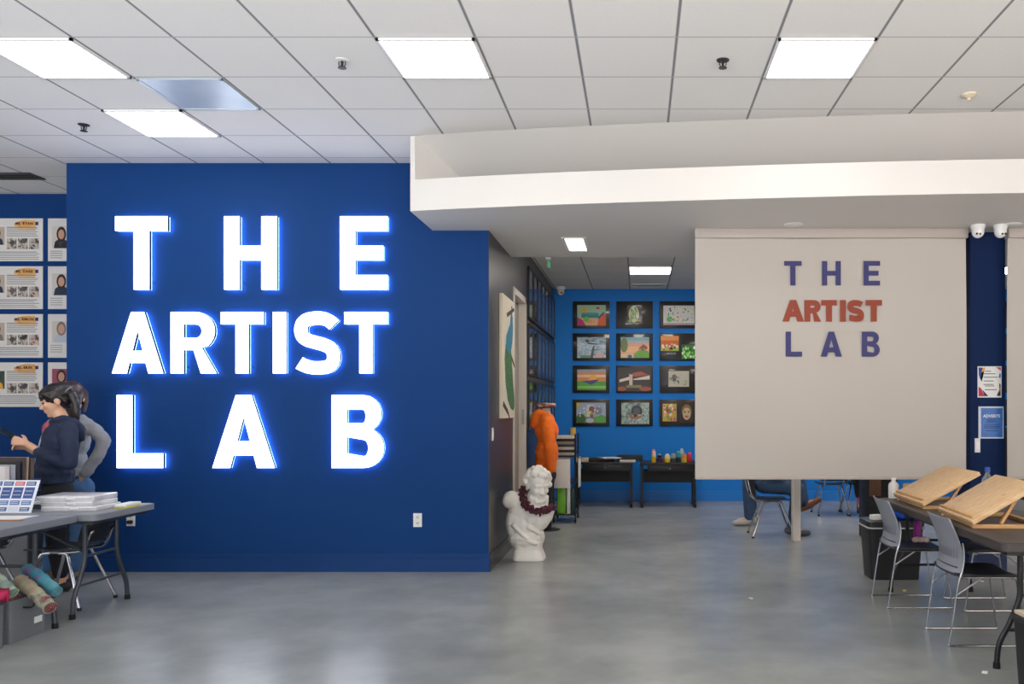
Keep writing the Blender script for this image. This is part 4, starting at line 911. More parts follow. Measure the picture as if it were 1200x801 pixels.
# blue wire basket of books on the far table
bk = thing('wire_basket', 'blue wire basket of books at the left end of table', 'basket', (-4.85, 6.36, TZ))
bx0, bx1, by0, by1, bz = -5.05, -4.65, 6.19, 6.54, .20
for z in (.006, .11, bz): MB().tube([(bx0, by0, TZ + z), (bx1, by0, TZ + z), (bx1, by1, TZ + z), (bx0, by1, TZ + z)], .004, 6, True).build('basket_rim', M('#2b4a8f', .4), bk)
w = MB()
for k in range(13):
    x = bx0 + (bx1 - bx0) * k / 12
    w.cyl((x, by0, TZ + .004), (x, by0, TZ + bz), .0025, .0025, 6).cyl((x, by1, TZ + .004), (x, by1, TZ + bz), .0025, .0025, 6).cyl((x, by0, TZ + .006), (x, by1, TZ + .006), .0025, .0025, 6)
for k in range(7):
    y = by0 + (by1 - by0) * k / 6
    w.cyl((bx0, y, TZ + .004), (bx0, y, TZ + bz), .0025, .0025, 6).cyl((bx1, y, TZ + .004), (bx1, y, TZ + bz), .0025, .0025, 6)
w.build('wire_mesh', M('#2b4a8f', .4), bk)
def book(label, x, y, z, th, dep, h, col, tilt=0, rz=0, group='books in the wire basket'):
    t = thing('book', label, 'book', (x, y, z), rz, group); r = Euler((0, tilt, 0)); rm = r.to_matrix()
    def bb(c, s_): return MB().box(rm @ V(c), s_, r, .0015)
    c_ = bb((0, -dep / 2 + .002, h / 2), (th, .004, h)); 
    for sx in (-1, 1): c_.box(rm @ V((sx * (th / 2 - .0015), 0, h / 2)), (.003, dep, h), r)
    c_.build('cover', M(col, .5), t, True)
    bb((0, .004, h / 2), (th - .007, dep - .012, h - .012)).build('pages', M('#d9d3c6', .8), t, True)
for i, (y, th, h, col, tl, lab) in enumerate(((6.235, .045, .30, '#d2cdc8', 0, 'white book at the front of the blue wire basket'), (6.292, .05, .31, '#9a9da2', 0, 'grey book behind the white one in the wire basket'), (6.345, .04, .33, '#1b1b1e', 0, 'black binder standing in the blue wire basket'), (6.392, .035, .36, '#3a2f2c', .05, 'dark brown book behind the black binder in the basket'), (6.432, .012, .36, '#b79f84', .05, 'thin tan book leaning between two brown books'), (6.475, .045, .35, '#4a3a34', .06, 'brown book at the back of the blue wire basket'))):
    book(lab, -4.79, y, TZ + .012, th, .22, h, col, tl, PI / 2)
# books on the second school chair, storage cubes, fabric
for i, (x, col, lab) in enumerate(((-5.03, '#b92f3c', 'red book lying on chair seat under the left table'), (-4.955, '#4a3f9a', 'purple book on the chair seat under the left table'), (-4.88, '#4a4c50', 'grey book on the chair seat under the left table'))):
    book(lab, x, 6.36, .449, .06, .22, .20, col, 0, 0, 'books on the chair seat')
def cube(name, label, x0, x1, y0, y1, h, mat, group=None, open_=True, tagged=True, cat='storage bin'):
    t = thing(name, label, cat, ((x0 + x1) / 2, (y0 + y1) / 2, 0), 0, group); r = .012
    MB().ring([rr_(x0 + .004, x1 - .004, y0 + .004, y1 - .004, 0, r), rr_(x0, x1, y0, y1, h, r), rr_(x0 + .010, x1 - .010, y0 + .010, y1 - .010, h, r), rr_(x0 + .012, x1 - .012, y0 + .012, y1 - .012, .02, r)]).build('bin_body', mat, t)
    if tagged:
        MB().bx(x1 - .001, x1 + .003, (y0 + y1) / 2 + .05, (y0 + y1) / 2 + .12, h * .30, h * .45).build('label_holder', M('#e4e6e8', .4), t)
        MB().tube(catmull([(x1 + .002, (y0 + y1) / 2 - .05, h * .78), (x1 + .02, (y0 + y1) / 2, h * .74), (x1 + .002, (y0 + y1) / 2 + .05, h * .78)], 4), .006, 8).build('handle', BLACK, t)
    return t
FAB = M('#70767a', .85, noise=.12, scale=40, bump=.15, bscale=300)
cube('fabric_bin', 'grey fabric bin of rolled cloth under the nearest table', -4.32, -3.96, 5.30, 5.62, .27, FAB, 'grey fabric bins')
cube('fabric_bin', 'grey fabric bin at the lower left photo edge holding red cloth', -4.32, -3.95, 4.83, 5.24, .27, FAB, 'grey fabric bins', tagged=False)
cube('storage_box', 'grey storage box on floor behind the standing women', -6.3, -5.85, 8.05, 8.45, .30, M('#6b6d70', .6), tagged=False, cat='storage box')
def roll(label, p0, p1, r, cols, group='rolled fabrics in the bins'):
    t = thing('fabric_roll', label, 'fabric roll', (p0 + p1) / 2 - V((0, 0, r)), 0, group)
    m = MB(); pts = catmull([p0, (p0 * 2 + p1) / 3 + V((0, 0, .012)), (p0 + p1 * 2) / 3 + V((0, 0, .008)), p1], 5); m.tube(pts, [r * (1 + .10 * math.sin(i * 1.7)) for i in range(len(pts))], 12)
    m.build('cloth', mottled('rolled_cloth', cols, 11, .85), t)
    d = (p1 - p0).normalized(); fm = frame_z(d); sp_ = MB(); pts = [p1 + d * .002 + fm @ V((r * .9 * (1 - k / 30) * math.cos(k * .7), r * .9 * (1 - k / 30) * math.sin(k * .7), 0)) for k in range(28)]
    sp_.tube(pts, .0035, 5); sp_.build('rolled_end', M(cols[-1], .9), t)
roll('sage green fabric roll lying diagonally over the grey bins', V((-4.22, 5.42, .46)), V((-3.945, 5.30, .325)), .035, ['#8fa89a', '#b8c8b8', '#7f9a90'])
roll('floral fabric roll with dark red end hanging over the bin edge', V((-4.05, 5.50, .362)), V((-3.73, 5.33, .225)), .042, ['#8a9a84', '#a98f7a', '#9aa890', '#7a2a40'])
roll('magenta and turquoise fabric roll on top of the grey bin', V((-4.08, 5.61, .42)), V((-3.77, 5.45, .30)), .036, ['#a0288a', '#3a8aa0', '#5a9098'])
roll('crimson fabric roll at the left photo edge over the bin', V((-4.22, 5.03, .345)), V((-3.895, 5.19, .335)), .046, ['#a01848', '#7a1038', '#c02a58'])
m = MB()
for q in range(9): m.sph((-4.135 + random.uniform(-.06, .06), 5.035 + random.uniform(-.07, .07), .20 + random.uniform(0, .04)), (.07, .07, .04))
me = fuse(m, .012, 3, (.06, .03)); solo('fabric_bundle', me, M('#a8174a', .85, noise=.3, scale=14), 'crumpled crimson fabric filling the bin at the left edge', 'fabric')
m = MB()
for q in range(9): m.sph((-4.15 + random.uniform(-.06, .06), 5.46 + random.uniform(-.06, .06), .21 + random.uniform(0, .05)), (.06, .05, .04))
me = fuse(m, .012, 3, (.06, .03)); solo('fabric_bundle', me, mottled('muted_cloth', ['#8a4a58', '#a97a6a', '#6a3a4a'], 12, .85), 'crumpled dusty rose fabric inside the second bin', 'fabric')

# ------------------------------------------------------------------ far corner: desks, cart, mannequin
def desk(label, x0, x1, y0, y1, h):
    t = thing('drafting_desk', label, 'desk', ((x0 + x1) / 2, (y0 + y1) / 2, 0), 0, 'black desks against the back wall')
    MB().bx(x0, x1, y0, y1, h - .03, h, .004).build('desk_top', M('#241f1e', .45), t)
    dwr = MB().bx(x0 + .12, x1 - .06, y0 + .01, y0 + .35, h - .13, h - .03, .004).build('drawer', M('#1c1b1d', .4), t)
    MB().sph(((x0 + x1) / 2 + .02, y0, h - .085), .014).build('knob', STEEL, dwr)
    MB().bx(x0 + .05, x1 - .05, y1 - .12, y1 - .10, h - .34, h - .13).build('modesty_panel', M('#151517', .5), t)
    for sx in (x0 + .03, x1 - .03):
        for ya_ in (y0 + .10, y1 - .16): MB().bx(sx - .02, sx + .02, ya_, ya_ + .06, .06, h - .03).build('leg', M('#262628', .35, .5), t)
        MB().bx(sx - .022, sx + .022, y0 + .02, y1 - .02, .02, .065, .01).build('foot', M('#262628', .35, .5), t)
        for yy in (y0 + .05, y1 - .05): MB().cyl((sx, yy, 0), (sx, yy, .022), .022, .022, 12).build('foot_pad', RUB, t)
    return t
YD = 12.62
desk('black desk with papers against the back wall, left of the pair', GX(673, YD), GX(742, YD), YD, 13.3, .685)
desk('black desk with paint bottles against the back wall beside the screen', GX(750, YD), GX(817, YD), YD, 13.3, .675)
dz = .685
slab('paper_stack', 'cream paper stack at the left corner of the far desk', 'paper', (GX(682, 12.8), 12.82, dz), (.20, .28, .055), 0, M('#b5aa98', .7))
slab('folder', 'black portfolio folder lying across the far left desk', 'folder', (GX(703, 12.9), 12.98, dz), (.42, .30, .05), .1, M('#1b1a1c', .45))
slab('paper_sheet', 'white paper sheet tilted on the folder on the far desk', 'paper', (GX(714, 12.75), 12.83, dz + .0505), (.28, .30, .012), .4, M('#d8d6d2', .6))
slab('paper_stack', 'white paper edge along the front of the far left desk', 'paper', (GX(735.5, 12.7), 12.715, dz), (.24, .15, .03), .02, M('#c9c6c0', .7))
slab('portfolio', 'dark flat portfolio with white edge at right of far desk', 'portfolio', (GX(738, 12.9), 13.165, dz), (.40, .26, .08), 0, M('#202022', .5))
dz = .675
def paint(label, px, w, h, cols, dy=0, kind='paint_bottle'):
    yy = 12.78 + dy; t = thing(kind, label, 'bottle' if kind == 'paint_bottle' else 'jar', (GX(px, yy), yy, dz), 0, 'paint pots on the far desk'); r = w / 2
    MB().lathe([(0, 0), (r * .9, 0), (r, .01), (r, h * .45), (0, h * .45)], (0, 0, 0), 14).build('pot_lower', M(cols[0], .4), t, True)
    MB().lathe([(0, h * .45), (r * .98, h * .45), (r * .95, h * .8), (r * .6, h * .86), (0, h * .86)], (0, 0, 0), 14).build('pot_upper', M(cols[1], .4), t, True)
    MB().lathe([(0, h * .86), (r * .62, h * .86), (r * .62, h), (0, h)], (0, 0, 0), 12).build('lid', M(cols[2], .4), t, True)
paint('tall paint bottle with yellow base and pink top, leftmost on the far desk', 766, .07, .20, ('#e0c020', '#d8b8a8', '#e87a90'))
paint('purple low paint pot beside the tall yellow bottle', 772.5, .09, .07, ('#4a2a7a', '#2a1a3a', '#17141c'), .05)
paint('black paint pot with white rim behind the purple one', 773, .07, .12, ('#5a2a6a', '#18161a', '#d0d0d0'), .15)
paint('rust red low pot left of the round yellow pot', 777.5, .07, .07, ('#9a3a34', '#8a4a3a', '#7a5a4a'), .1)
paint('yellow round pot with cream lid in middle of far desk', 782, .085, .13, ('#e8d020', '#e0dca0', '#e8e8d8'))
paint('grey jar of brushes right of the yellow pot', 789, .09, .13, ('#5a5a60', '#a8a8a8', '#c8c8c4'), .1)
paint('teal paint bottle with green top on the far desk', 795, .075, .17, ('#17333a', '#1f8a94', '#6ab08a'))
paint('yellow pot with orange upper half right of the teal bottle', 802, .075, .14, ('#e8c818', '#f0904a', '#e87a5a'))
paint('red paint pot with pink lid, rightmost on the far desk', 808, .08, .15, ('#b8242c', '#c83a5a', '#e05a8a'), .03)
paint('clear jar with pale lid behind the teal bottle', 799, .07, .20, ('#9ab8c8', '#a8c8d8', '#c8d8e0'), .2)

YC = 10.95; cx0, cx1 = -1.10, -.82
ct_ = thing('rolling_cart', 'black rolling cart of books and paper pads behind the mannequin', 'cart', ((cx0 + cx1) / 2, YC + .25, 0))
for x in (cx0, cx1):
    for y in (YC, YC + .5):
        p_ = MB().cyl((x, y, .06), (x, y, 1.16), .011, .011, 10).build('post', BLACK, ct_)
        MB().sph((x, y, .028), (.016, .028, .028)).cyl((x, y, .03), (x, y, .07), .008, .008, 8).build('caster', RUB, p_)
for z in (.10, .52, .86): MB().bx(cx0 - .012, cx1 + .012, YC - .012, YC + .512, z, z + .02).build('shelf', BLACK, ct_)
bcol = ['#b9b4a8', '#2a2a2c', '#c9c4b8', '#3a3432', '#8a8578', '#1c1c1e', '#d4cfc4']
for k in range(7):
    slab('sketchbook', '%s sketchbook lying %s on the cart top shelf' % (['pale grey', 'black', 'cream', 'dark brown', 'grey', 'jet black', 'ivory'][k], ['lowest', 'second from bottom', 'third from bottom', 'in the middle', 'third from top', 'second from top', 'topmost'][k]), 'book', ((cx0 + cx1) / 2 + (.01 if k % 2 else -.01), YC + .24, .881 + k * .036), (.24, .40, .035), .03 * (k % 3 - 1), M(bcol[k], .6), 'sketchbooks stacked on the cart')
solo('paper_roll', MB().cyl((cx1 - .04, YC + .14, 1.134), (cx1 - .04, YC + .14, 1.24), .035, .035, 14), M('#c9a24a', .6), 'mustard yellow paper roll standing on the sketchbooks', 'paper roll')
for k, (xx, yy, a, lab) in enumerate(((cx0 + .08, YC - .035, .0, 'white paper pad hanging on the near side of the cart'), (cx1 + .040, YC + .2, 1.5708, 'white paper pad hanging on the right side of the cart'))):
    t = thing('paper_pad', lab, 'paper pad', (xx, yy, .46), a, 'paper pads on the cart')
    MB().box((0, 0, .19), (.27, .018, .38), None, .003).build('pad_sheets', M('#dedbd4', .7), t, True)
    MB().box((0, 0, .385), (.27, .022, .02)).build('pad_binding', M('#8a8a86', .6), t, True)
slab('binder', 'bright green binder standing on the cart bottom shelf', 'binder', (cx0 + .10, YC + .09, .1205), (.11, .17, .34), 0, M('#6cae2c', .45))
slab('binder', 'white binder beside the green one on the cart bottom shelf', 'binder', (cx0 + .19, YC + .11, .1205), (.045, .2, .36), 0, M('#d8d8d4', .5))
slab('binder', 'teal dark binder at the right of the cart bottom shelf', 'binder', (cx0 + .245, YC + .14, .1205), (.04, .22, .33), 0, M('#28454c', .5))

kb = thing('storage_cabinet', 'tall black cabinet glimpsed through the gap right of the blue pillar', 'cabinet', (5.62, 12.95, 0))
MB().bx(5.25, 6.05, 12.72, 13.2, .05, 1.20, .004).build('cabinet_body', BLACKM, kb)
for x in (5.255, 5.655):
    dd = MB().bx(x, x + .39, 12.70, 12.72, .07, 1.18, .003).build('door', M('#161618', .4), kb); MB().cyl((x + (.35 if x < 5.5 else .04), 12.685, .55), (x + (.35 if x < 5.5 else .04), 12.685, .70), .007, .007, 8).build('handle', STEEL, dd)
MB().bx(5.28, 6.02, 12.75, 13.18, 0, .05).build('plinth', BLACKM, kb)
# mannequin in an orange hoodie
YMN = 10.35; kx = YMN / F
mq = lambda px, py, dy=0: V((GX(px, YMN), YMN + dy, P(0, py, YMN).z))
mn = thing('mannequin', 'dress form in orange hoodie wearing a flower crown by side wall', 'mannequin', (mq(640, 0).x, YMN, 0))
SKW = M('#cdbfae', .5)
m = MB(); m.caps(mq(640, 484), mq(640, 476), .055, .05).sph(mq(641, 510), (.09, .14, .17)).sph(mq(641, 540), (.09, .12, .16)).caps(mq(640, 484, 0), mq(640, 494), .06, .08)
fused('torso_form', m, SKW, mn, .012, 4)
m = MB(); m.sph(mq(641, 505), (.145, .20, .17)).sph(mq(641, 530), (.145, .185, .20)).caps(mq(641, 492, -.10), mq(641, 492, .10), .085, .085).caps(mq(640, 541), mq(640, 547), .135, .135)
m.chain([mq(643, 495, -.17), mq(646.5, 520, -.23), mq(647.5, 547, -.20)], [.085, .070, .052]).chain([mq(637, 496, .17), mq(633, 520, .23), mq(631, 549, .22)], [.08, .066, .05])
m.caps(mq(630, 487, -.05), mq(626, 497, -.04), .070, .055).caps(mq(631, 486, .06), mq(627, 496, .06), .070, .055).caps(mq(640, 486, -.08), mq(632, 484, -.06), .05, .06).caps(mq(640, 486, .08), mq(632, 484, .07), .05, .06)
m.caps(mq(625, 497, -.02), mq(627, 502, -.02), .05, .03)
hoo = fused('hoodie', m, M('#f07118', .8, noise=.12, scale=14, bump=.15, bscale=40), mn, .012, 3, (.10, .025))
from mathutils.bvhtree import BVHTree
hm = hoo.data; bv = BVHTree.FromPolygons([v.co + mn.location for v in hm.vertices], [tuple(p.vertices) for p in hm.polygons])
m = MB(); rp = random.Random(5)
for k in range(9):                                                    # worn white print down the front of the hoodie
    o_ = mq(640, 504 + k * 4.2); h_ = bv.ray_cast(o_ + V((-1.2, -.75, 0)), V((1.2, .75 + .08 * (k % 3), 0)).normalized())
    if h_[0]: m.box(h_[0] + h_[1] * .001, (.045 * rp.uniform(.7, 1.2), .032, .004), frame_z(h_[1]), .001)
m.build('chest_print', M('#d9cfc4', .7), hoo)
m = MB(); m.sph(mq(640, 556), (.13, .16, .12)).chain([mq(640, 562, -.075), mq(640, 590, -.08), mq(640, 617, -.08)], [.10, .075, .06]).chain([mq(640, 562, .075), mq(640, 590, .08), mq(640, 617, .08)], [.10, .075, .06])
fused('trousers', m, M('#16161a', .85, noise=.15), mn, .014, 4)
MB().lathe([(0, 0), (.17, 0), (.17, .012), (.03, .022), (.014, .05), (.014, .35)], (mq(640, 0).x, YMN, 0), 24).build('stand_base', BLACK, mn)
cr = MB(); cr.tube([mq(640.5, 478.0) + V((.075 * math.cos(a), .075 * math.sin(a), .012)) for a in [2 * PI * i / 16 for i in range(16)]], .012, 6, True)
crn = cr.build('flower_crown', M('#5a4a34', .8), mn)
FC = [M(c, .7) for c in ('#a06a70', '#c8a090', '#7a4a40', '#d8c4b0', '#8a5a3a')]
for i in range(13):
    a = 2 * PI * i / 13; c = mq(640.5, 478.0) + V((.08 * math.cos(a), .08 * math.sin(a),   .024 + .018 * (i % 2)))
    fl = MB()
    for k in range(5): fl.sph(c + V((.021 * math.cos(k * 1.257), .021 * math.sin(k * 1.257), .004)), (.019, .019, .015), u=8, v=6)
    fl.sph(c + V((0, 0, .010)), .012, u=8, v=6); fl.build('flower', FC[i % 5], crn)

def head(m, c, f, up, s=1.0):
    """head lumps; c = middle of the skull, f = where the face looks; returns helper giving points in head axes"""
    f = V(f).normalized(); up = (V(up) - f * V(up).dot(f)).normalized(); r = f.cross(up)
    R = Matrix((f, -r, up)).transposed()                     # columns: forward, left, up
    q = lambda a, b, e: c + (f * a - r * b + up * e) * s
    m.sph(q(-.012, 0, .03), (.098 * s, .076 * s, .092 * s), R, 20, 14).sph(q(.028, 0, -.018), (.064 * s, .064 * s, .088 * s), R, 18, 12)
    m.sph(q(.045, 0, -.075), (.036 * s, .040 * s, .034 * s), R).sph(q(.066, 0, -.093), (.020 * s, .024 * s, .018 * s), R)       # jaw, chin
    m.caps(q(.084, 0, .008), q(.102, 0, -.026), .009 * s, .0145 * s, 10)                                                    # nose
    for y in (-1, 1):
        m.sph(q(.094, .011 * y, -.028), .009 * s, None, 8, 6)
        m.sph(q(.060, .036 * y, -.018), (.026 * s, .024 * s, .024 * s), R)                                                 # cheeks
        m.caps(q(.080, .012 * y, .026), q(.066, .048 * y, .024), .012 * s, .010 * s, 8)                                      # brows
        m.sph(q(-.008, .078 * y, -.006), (.022 * s, .009 * s, .033 * s), R, 10, 8)                                          # ears
    m.caps(q(.083, -.018, -.054), q(.083, .018, -.054), .0095 * s, .0095 * s, 8).caps(q(.080, -.015, -.066), q(.080, .015, -.066), .010 * s, .010 * s, 8)
    return q, R
# ------------------------------------------------------------------ white plaster bust
YS_ = 8.32
sq = lambda px, py, dy=0: V((GX(px, YS_), YS_ + dy, P(0, py, YS_).z))
bu = thing('plaster_bust', 'white classical plaster bust with curly head and dark red garland', 'statue', (sq(620, 0).x, YS_, 0))
m = MB()
m.ring([rr_(sq(601.5, 0).x, sq(639, 0).x, YS_ - .14, YS_ + .14, 0, .07), rr_(sq(602, 0).x, sq(638.5, 0).x, YS_ - .14, YS_ + .14, .03, .07), rr_(sq(604, 0).x, sq(635, 0).x, YS_ - .125, YS_ + .125, .11, .07), rr_(sq(602, 0).x, sq(636, 0).x, YS_ - .13, YS_ + .13, .18, .07)])
m.sph(sq(617, 629), (.185, .155, .15)).sph(sq(615, 612), (.195, .165, .17)).sph(sq(622, 604), (.20, .165, .16)).sph(sq(633, 605, -.03), (.11, .13, .14), Euler((0, .2, 0)))
m.sph(sq(624, 600, -.085), (.10, .085, .10)).sph(sq(638, 603, -.07), (.075, .085, .10)).sph(sq(603, 612, -.02), (.085, .12, .17))
for k in range(4): m.caps(sq(604 + k * 3.5, 613 + k * 3.5, -.15), sq(611 + k * 3.0, 619 + k * 3.0, -.145), .017, .016)    # ribs
m.caps(sq(622, 615, -.15), sq(634, 622, -.12), .02, .02).caps(sq(612, 628, -.135), sq(630, 634, -.135), .022, .02)
m.caps(sq(609, 606, -.02), sq(606, 588, -.05), .10, .085)
m.caps(sq(608, 591, -.03), sq(601, 584, -.07), .090, .088).sph(sq(599, 585, -.09), (.075, .06, .078), Euler((.2, .2, .6))).caps(sq(613, 600, -.05), sq(607, 585, -.05), .085, .08)
m.caps(sq(641, 606, .0), sq(645, 597, .02), .055, .045)
m.caps(sq(622, 598), sq(629, 580), .105, .095)
HD = sq(630.5, 568.5, -.03)
fD = V((.50, -.80, -.26)).normalized()
hq, hR = head(m, HD, fD, Z, 1.36)
rs = random.Random(3)
for k in range(150):                                                                     # hair curls
    d = V((rs.uniform(-1, 1), rs.uniform(-1, 1), rs.uniform(-.6, 1))).normalized(); e = hR.transposed() @ d      # e = forward, left, up
    if e.x > .25 and e.z < .52: continue
    if e.z < -.35: continue
    c_ = hq(-.012 + e.x * .106, e.y * -.092, .026 + e.z * .100); w_ = rs.uniform(.020, .031)
    m.sph(c_, w_, u=8, v=6)
    if k % 3 == 0: m.sph(c_ + d * .012, w_ * .8, u=8, v=6)
for k in range(90):                                                                      # beard curls
    a = rs.uniform(-1.35, 1.35); v_ = rs.uniform(-.140, -.066)
    if abs(a) < .35 and v_ > -.086: continue
    m.sph(hq(.020 + .066 * math.cos(a) - .25 * max(0, -.10 - v_), .070 * math.sin(a), v_), rs.uniform(.015, .024), u=8, v=6)
fused('bust_body', m, M('#dedad2', .6, noise=.05, scale=6, bump=.12, bscale=30), bu, .0075, 2)
m = MB(); eyes = MB()
g1, g2, g3_ = sq(613, 577, -.06), sq(623, 592, -.20), sq(648, 592, -.08)
path = catmull([g1 + V((0, .05, .02)), g1, sq(616, 585, -.15), g2, sq(632, 595, -.225), sq(641, 595, -.20), g3_], 5)
m.tube(path, .012, 6)
ga = m.build('garland', M('#3a1c24', .8), bu)
lf = MB()
for p in path:
    for k in range(11):
        d = V((rs.uniform(-1, 1), rs.uniform(-1, .4), rs.uniform(-1, 1))).normalized(); q = p + d * rs.uniform(.010, .042)
        lf.sph(q, (.009, .022, .011), Euler((rs.uniform(0, 3), rs.uniform(0, 3), rs.uniform(0, 3))), u=6, v=5)
lf.build('garland_leaves', mottled('garland_leaf', ['#3c1220', '#562032', '#260f16'], 40, .7), ga)

# ------------------------------------------------------------------ people
SKIN = M('#d3a488', .5, noise=.06, scale=12); SKIN2 = M('#c2937a', .5, noise=.06, scale=12)
def hand(m, wrist, d, side, curl=.5, s=1.0):
    """palm with four fingers and a thumb; d = along the hand, side = towards the thumb"""
    d = V(d).normalized(); side = (V(side) - d * V(side).dot(d)).normalized(); dn = d.cross(side)          # dn: palm normal
    if dn.z > 0: dn = -dn
    for k in (-1, 0, 1): m.caps(wrist, wrist + d * .075 * s + side * .024 * k * s, .018 * s, .015 * s, 10)
    for k, (ln, off) in enumerate(((.068, .033), (.076, .011), (.071, -.011), (.056, -.031))):
        b = wrist + d * .082 * s + side * off * s; p1 = b + (d * math.cos(curl * .6) + dn * math.sin(curl * .6)) * ln * .5 * s; p2 = p1 + (d * math.cos(curl * 1.6) + dn * math.sin(curl * 1.6)) * ln * .32 * s; p3 = p2 + (d * math.cos(curl * 2.4) + dn * math.sin(curl * 2.4)) * ln * .25 * s
        m.chain([b, p1, p2, p3], [.0095 * s, .009 * s, .0085 * s, .007 * s])
    b = wrist + d * .025 * s + side * .028 * s; p1 = b + (d * .6 + side * .7 + dn * .25).normalized() * .036 * s; p2 = p1 + (d * .95 + side * .2 + dn * .4).normalized() * .030 * s
    m.chain([b, p1, p2], [.014 * s, .011 * s, .009 * s])
def face_bits(p, q, R, s=1.0, lip='#b06a62'):
    for y in (-1, 1):
        e = MB().sph(q(.0795, .032 * y, .004), (.010 * s, .015 * s, .0065 * s), R, 10, 8).build('eye', M('#1c1718', .25), p)
        MB().caps(q(.089, .018 * y, .028), q(.076, .050 * y, .029), .0042 * s, .003 * s, 8).build('eyebrow', HAIRD, p)
    MB().caps(q(.0905, -.016, -.058), q(.0905, .016, -.058), .0052 * s, .0052 * s, 8).build('lips', M(lip, .5), p)
def shoe(m, heel, toe, w=.045, h=.07):
    heel, toe = V(heel), V(toe); d = (toe - heel).normalized()
    m.caps(heel + V((0, 0, h * .62)), heel + d * .07 + V((0, 0, h * .62)), h * .60, h * .56).caps(heel + d * .06 + V((0, 0, h * .5)), toe - d * w * .8 + V((0, 0, w * .72)), h * .48, w * .70)
    m.box((heel + toe) / 2 + V((0, 0, .011)), ((toe - heel).length * .99, w * 1.55, .022), Euler((0, 0, math.atan2(d.y, d.x))), .010)
    return m
def body_mesh(name, label, base, m, skin=SKIN, voxel=.0075):
    me = fuse(m, voxel, 2); me.materials.clear(); me.materials.append(skin)
    me.transform(Matrix.Translation(-V(base))); o = link(name, me); o.location = base
    return tag(o, label, 'person')

# --- the woman with the phone, in profile, facing left
YA1 = 6.92
def aq(px, py, d=0):                                   # d = across her body, away from the viewer
    yy = YA1 + d * .82; return V((GX(px, yy), yy, P(0, py, YA1).z))
YAW = .61; EA = Euler((0, 0, YAW)); TURN = Matrix.Rotation(YAW, 3, 'Z')
HAIRB = mottled('black_hair', ['#0e0b0c', '#1c1719', '#120e10'], 40, .38, .1, 5, (1, 1, .2)); HAIRBR = mottled('brown_hair', ['#2a1c18', '#43302a', '#33231e'], 40, .45, .1, 5, (1, 1, .2))
m = MB()
hs = 1.10
fA = TURN @ V((-math.cos(.30), 0, -math.sin(.30))); uA = TURN @ V((-math.sin(.30), 0, math.cos(.30)))
q, R = head(m, aq(65.5, 469.5), fA, uA, hs)
m.caps(aq(68.5, 481), aq(75, 498), .048, .054)
m.sph(aq(70, 516), (.095, .16, .17), EA).sph(aq(66, 546), (.10, .14, .16), EA).sph(aq(65, 568), (.105, .155, .13), EA)
for s_ in (-1, 1):
    m.chain([aq(77, 503, .15 * s_), aq(80, 538, .20 * s_), aq(50, 531 + (4 if s_ > 0 else 0), .15 * s_), aq(33, 520 + (5 if s_ > 0 else 0), .065 * s_)], [.042, .038, .034, .026])
    m.chain([aq(64, 574, .08 * s_), aq(66 + s_ * 2, 628, .085 * s_), aq(73 + s_ * 1.5, 679, .08 * s_)], [.085, .056, .036])
    m.caps(aq(73, 683, .08 * s_), aq(60, 687, .085 * s_), .026, .020)
hand(m, aq(33, 520, -.065), TURN @ V((-.92, .15, .33)), TURN @ V((.3, .1, .9)), .75, .95)
hand(m, aq(33, 525, .065), TURN @ V((-.92, -.30, .30)), TURN @ V((.3, -.4, .85)), .8, .95)
wa = body_mesh('person', 'person in navy hoodie with black ponytail looking down at phone', (aq(66, 0).x, YA1, 0), m)
face_bits(wa, q, R, hs)
m = MB()
m.sph(q(-.020, 0, .042), (.112 * hs, .088 * hs, .092 * hs), R, 22, 16).sph(q(-.055, 0, -.005), (.066 * hs, .076 * hs, .075 * hs), R)
m.sph(q(.058, 0, .066), (.034 * hs, .068 * hs, .036 * hs), R).caps(q(.076, -.045, .050), q(.076, .045, .050), .018 * hs, .018 * hs).caps(q(.082, -.030, .038), q(.082, .030, .038), .009 * hs, .009 * hs)
for y in (-1, 1): m.chain([q(.045, .068 * y, .06), q(.030, .074 * y, .03), q(.026, .072 * y, -.01)], [.024 * hs, .014 * hs, .005 * hs]).caps(q(-.02, .07 * y, .045), q(-.055, .062 * y, -.02), .024, .024)
hr = fused('hair', m, HAIRB, wa, .007, 2, (.03, .006))
m = MB(); m.chain([aq(79, 458), aq(84.5, 462), aq(88.5, 472), aq(90, 482), aq(92, 495)], [.024, .030, .032, .027, .008])
fused('ponytail', m, HAIRB, hr, .007, 2, (.02, .008))
tie = MB().tube([aq(80.5, 458) + frame_z(V((1, 0, -.7))) @ V((.031 * math.cos(a), .031 * math.sin(a), 0)) for a in [2 * PI * i / 14 for i in range(14)]], .007, 6, True); tie.build('hair_tie', M('#6f7076', .7), hr)
HOOD = M('#16233f', .8, noise=.14, scale=10, bump=.25, bscale=24)
m = MB()
m.sph(aq(72, 516), (.138, .20, .17), EA).sph(aq(66, 538), (.140, .20, .15), EA).sph(aq(63, 553), (.150, .20, .10), EA).caps(aq(79, 503, -.10), aq(79, 503, .10), .075, .075)
m.ring([[aq(62.5, 561) + TURN @ V((.143 * math.cos(a), .188 * math.sin(a), z)) for a in [2 * PI * i / 24 for i in range(24)]] for z in (-.03, .04)])
for s_ in (-1, 1):
    m.chain([aq(79, 504, .16 * s_), aq(82, 522, .205 * s_), aq(81, 540, .215 * s_), aq(66, 537 + (3 if s_ > 0 else 0), .19 * s_), aq(47, 529.5 + (4 if s_ > 0 else 0), .135 * s_)], [.072, .064, .060, .056, .047])
m.chain([aq(60, 494, -.05), aq(66, 491.5, -.085), aq(75, 490.5, -.10), aq(87, 496, -.09), aq(93, 503, 0), aq(87, 496, .09), aq(75, 490.5, .10), aq(66, 491.5, .085), aq(60, 494, .05)], [.020, .026, .034, .042, .050, .042, .034, .026, .020])
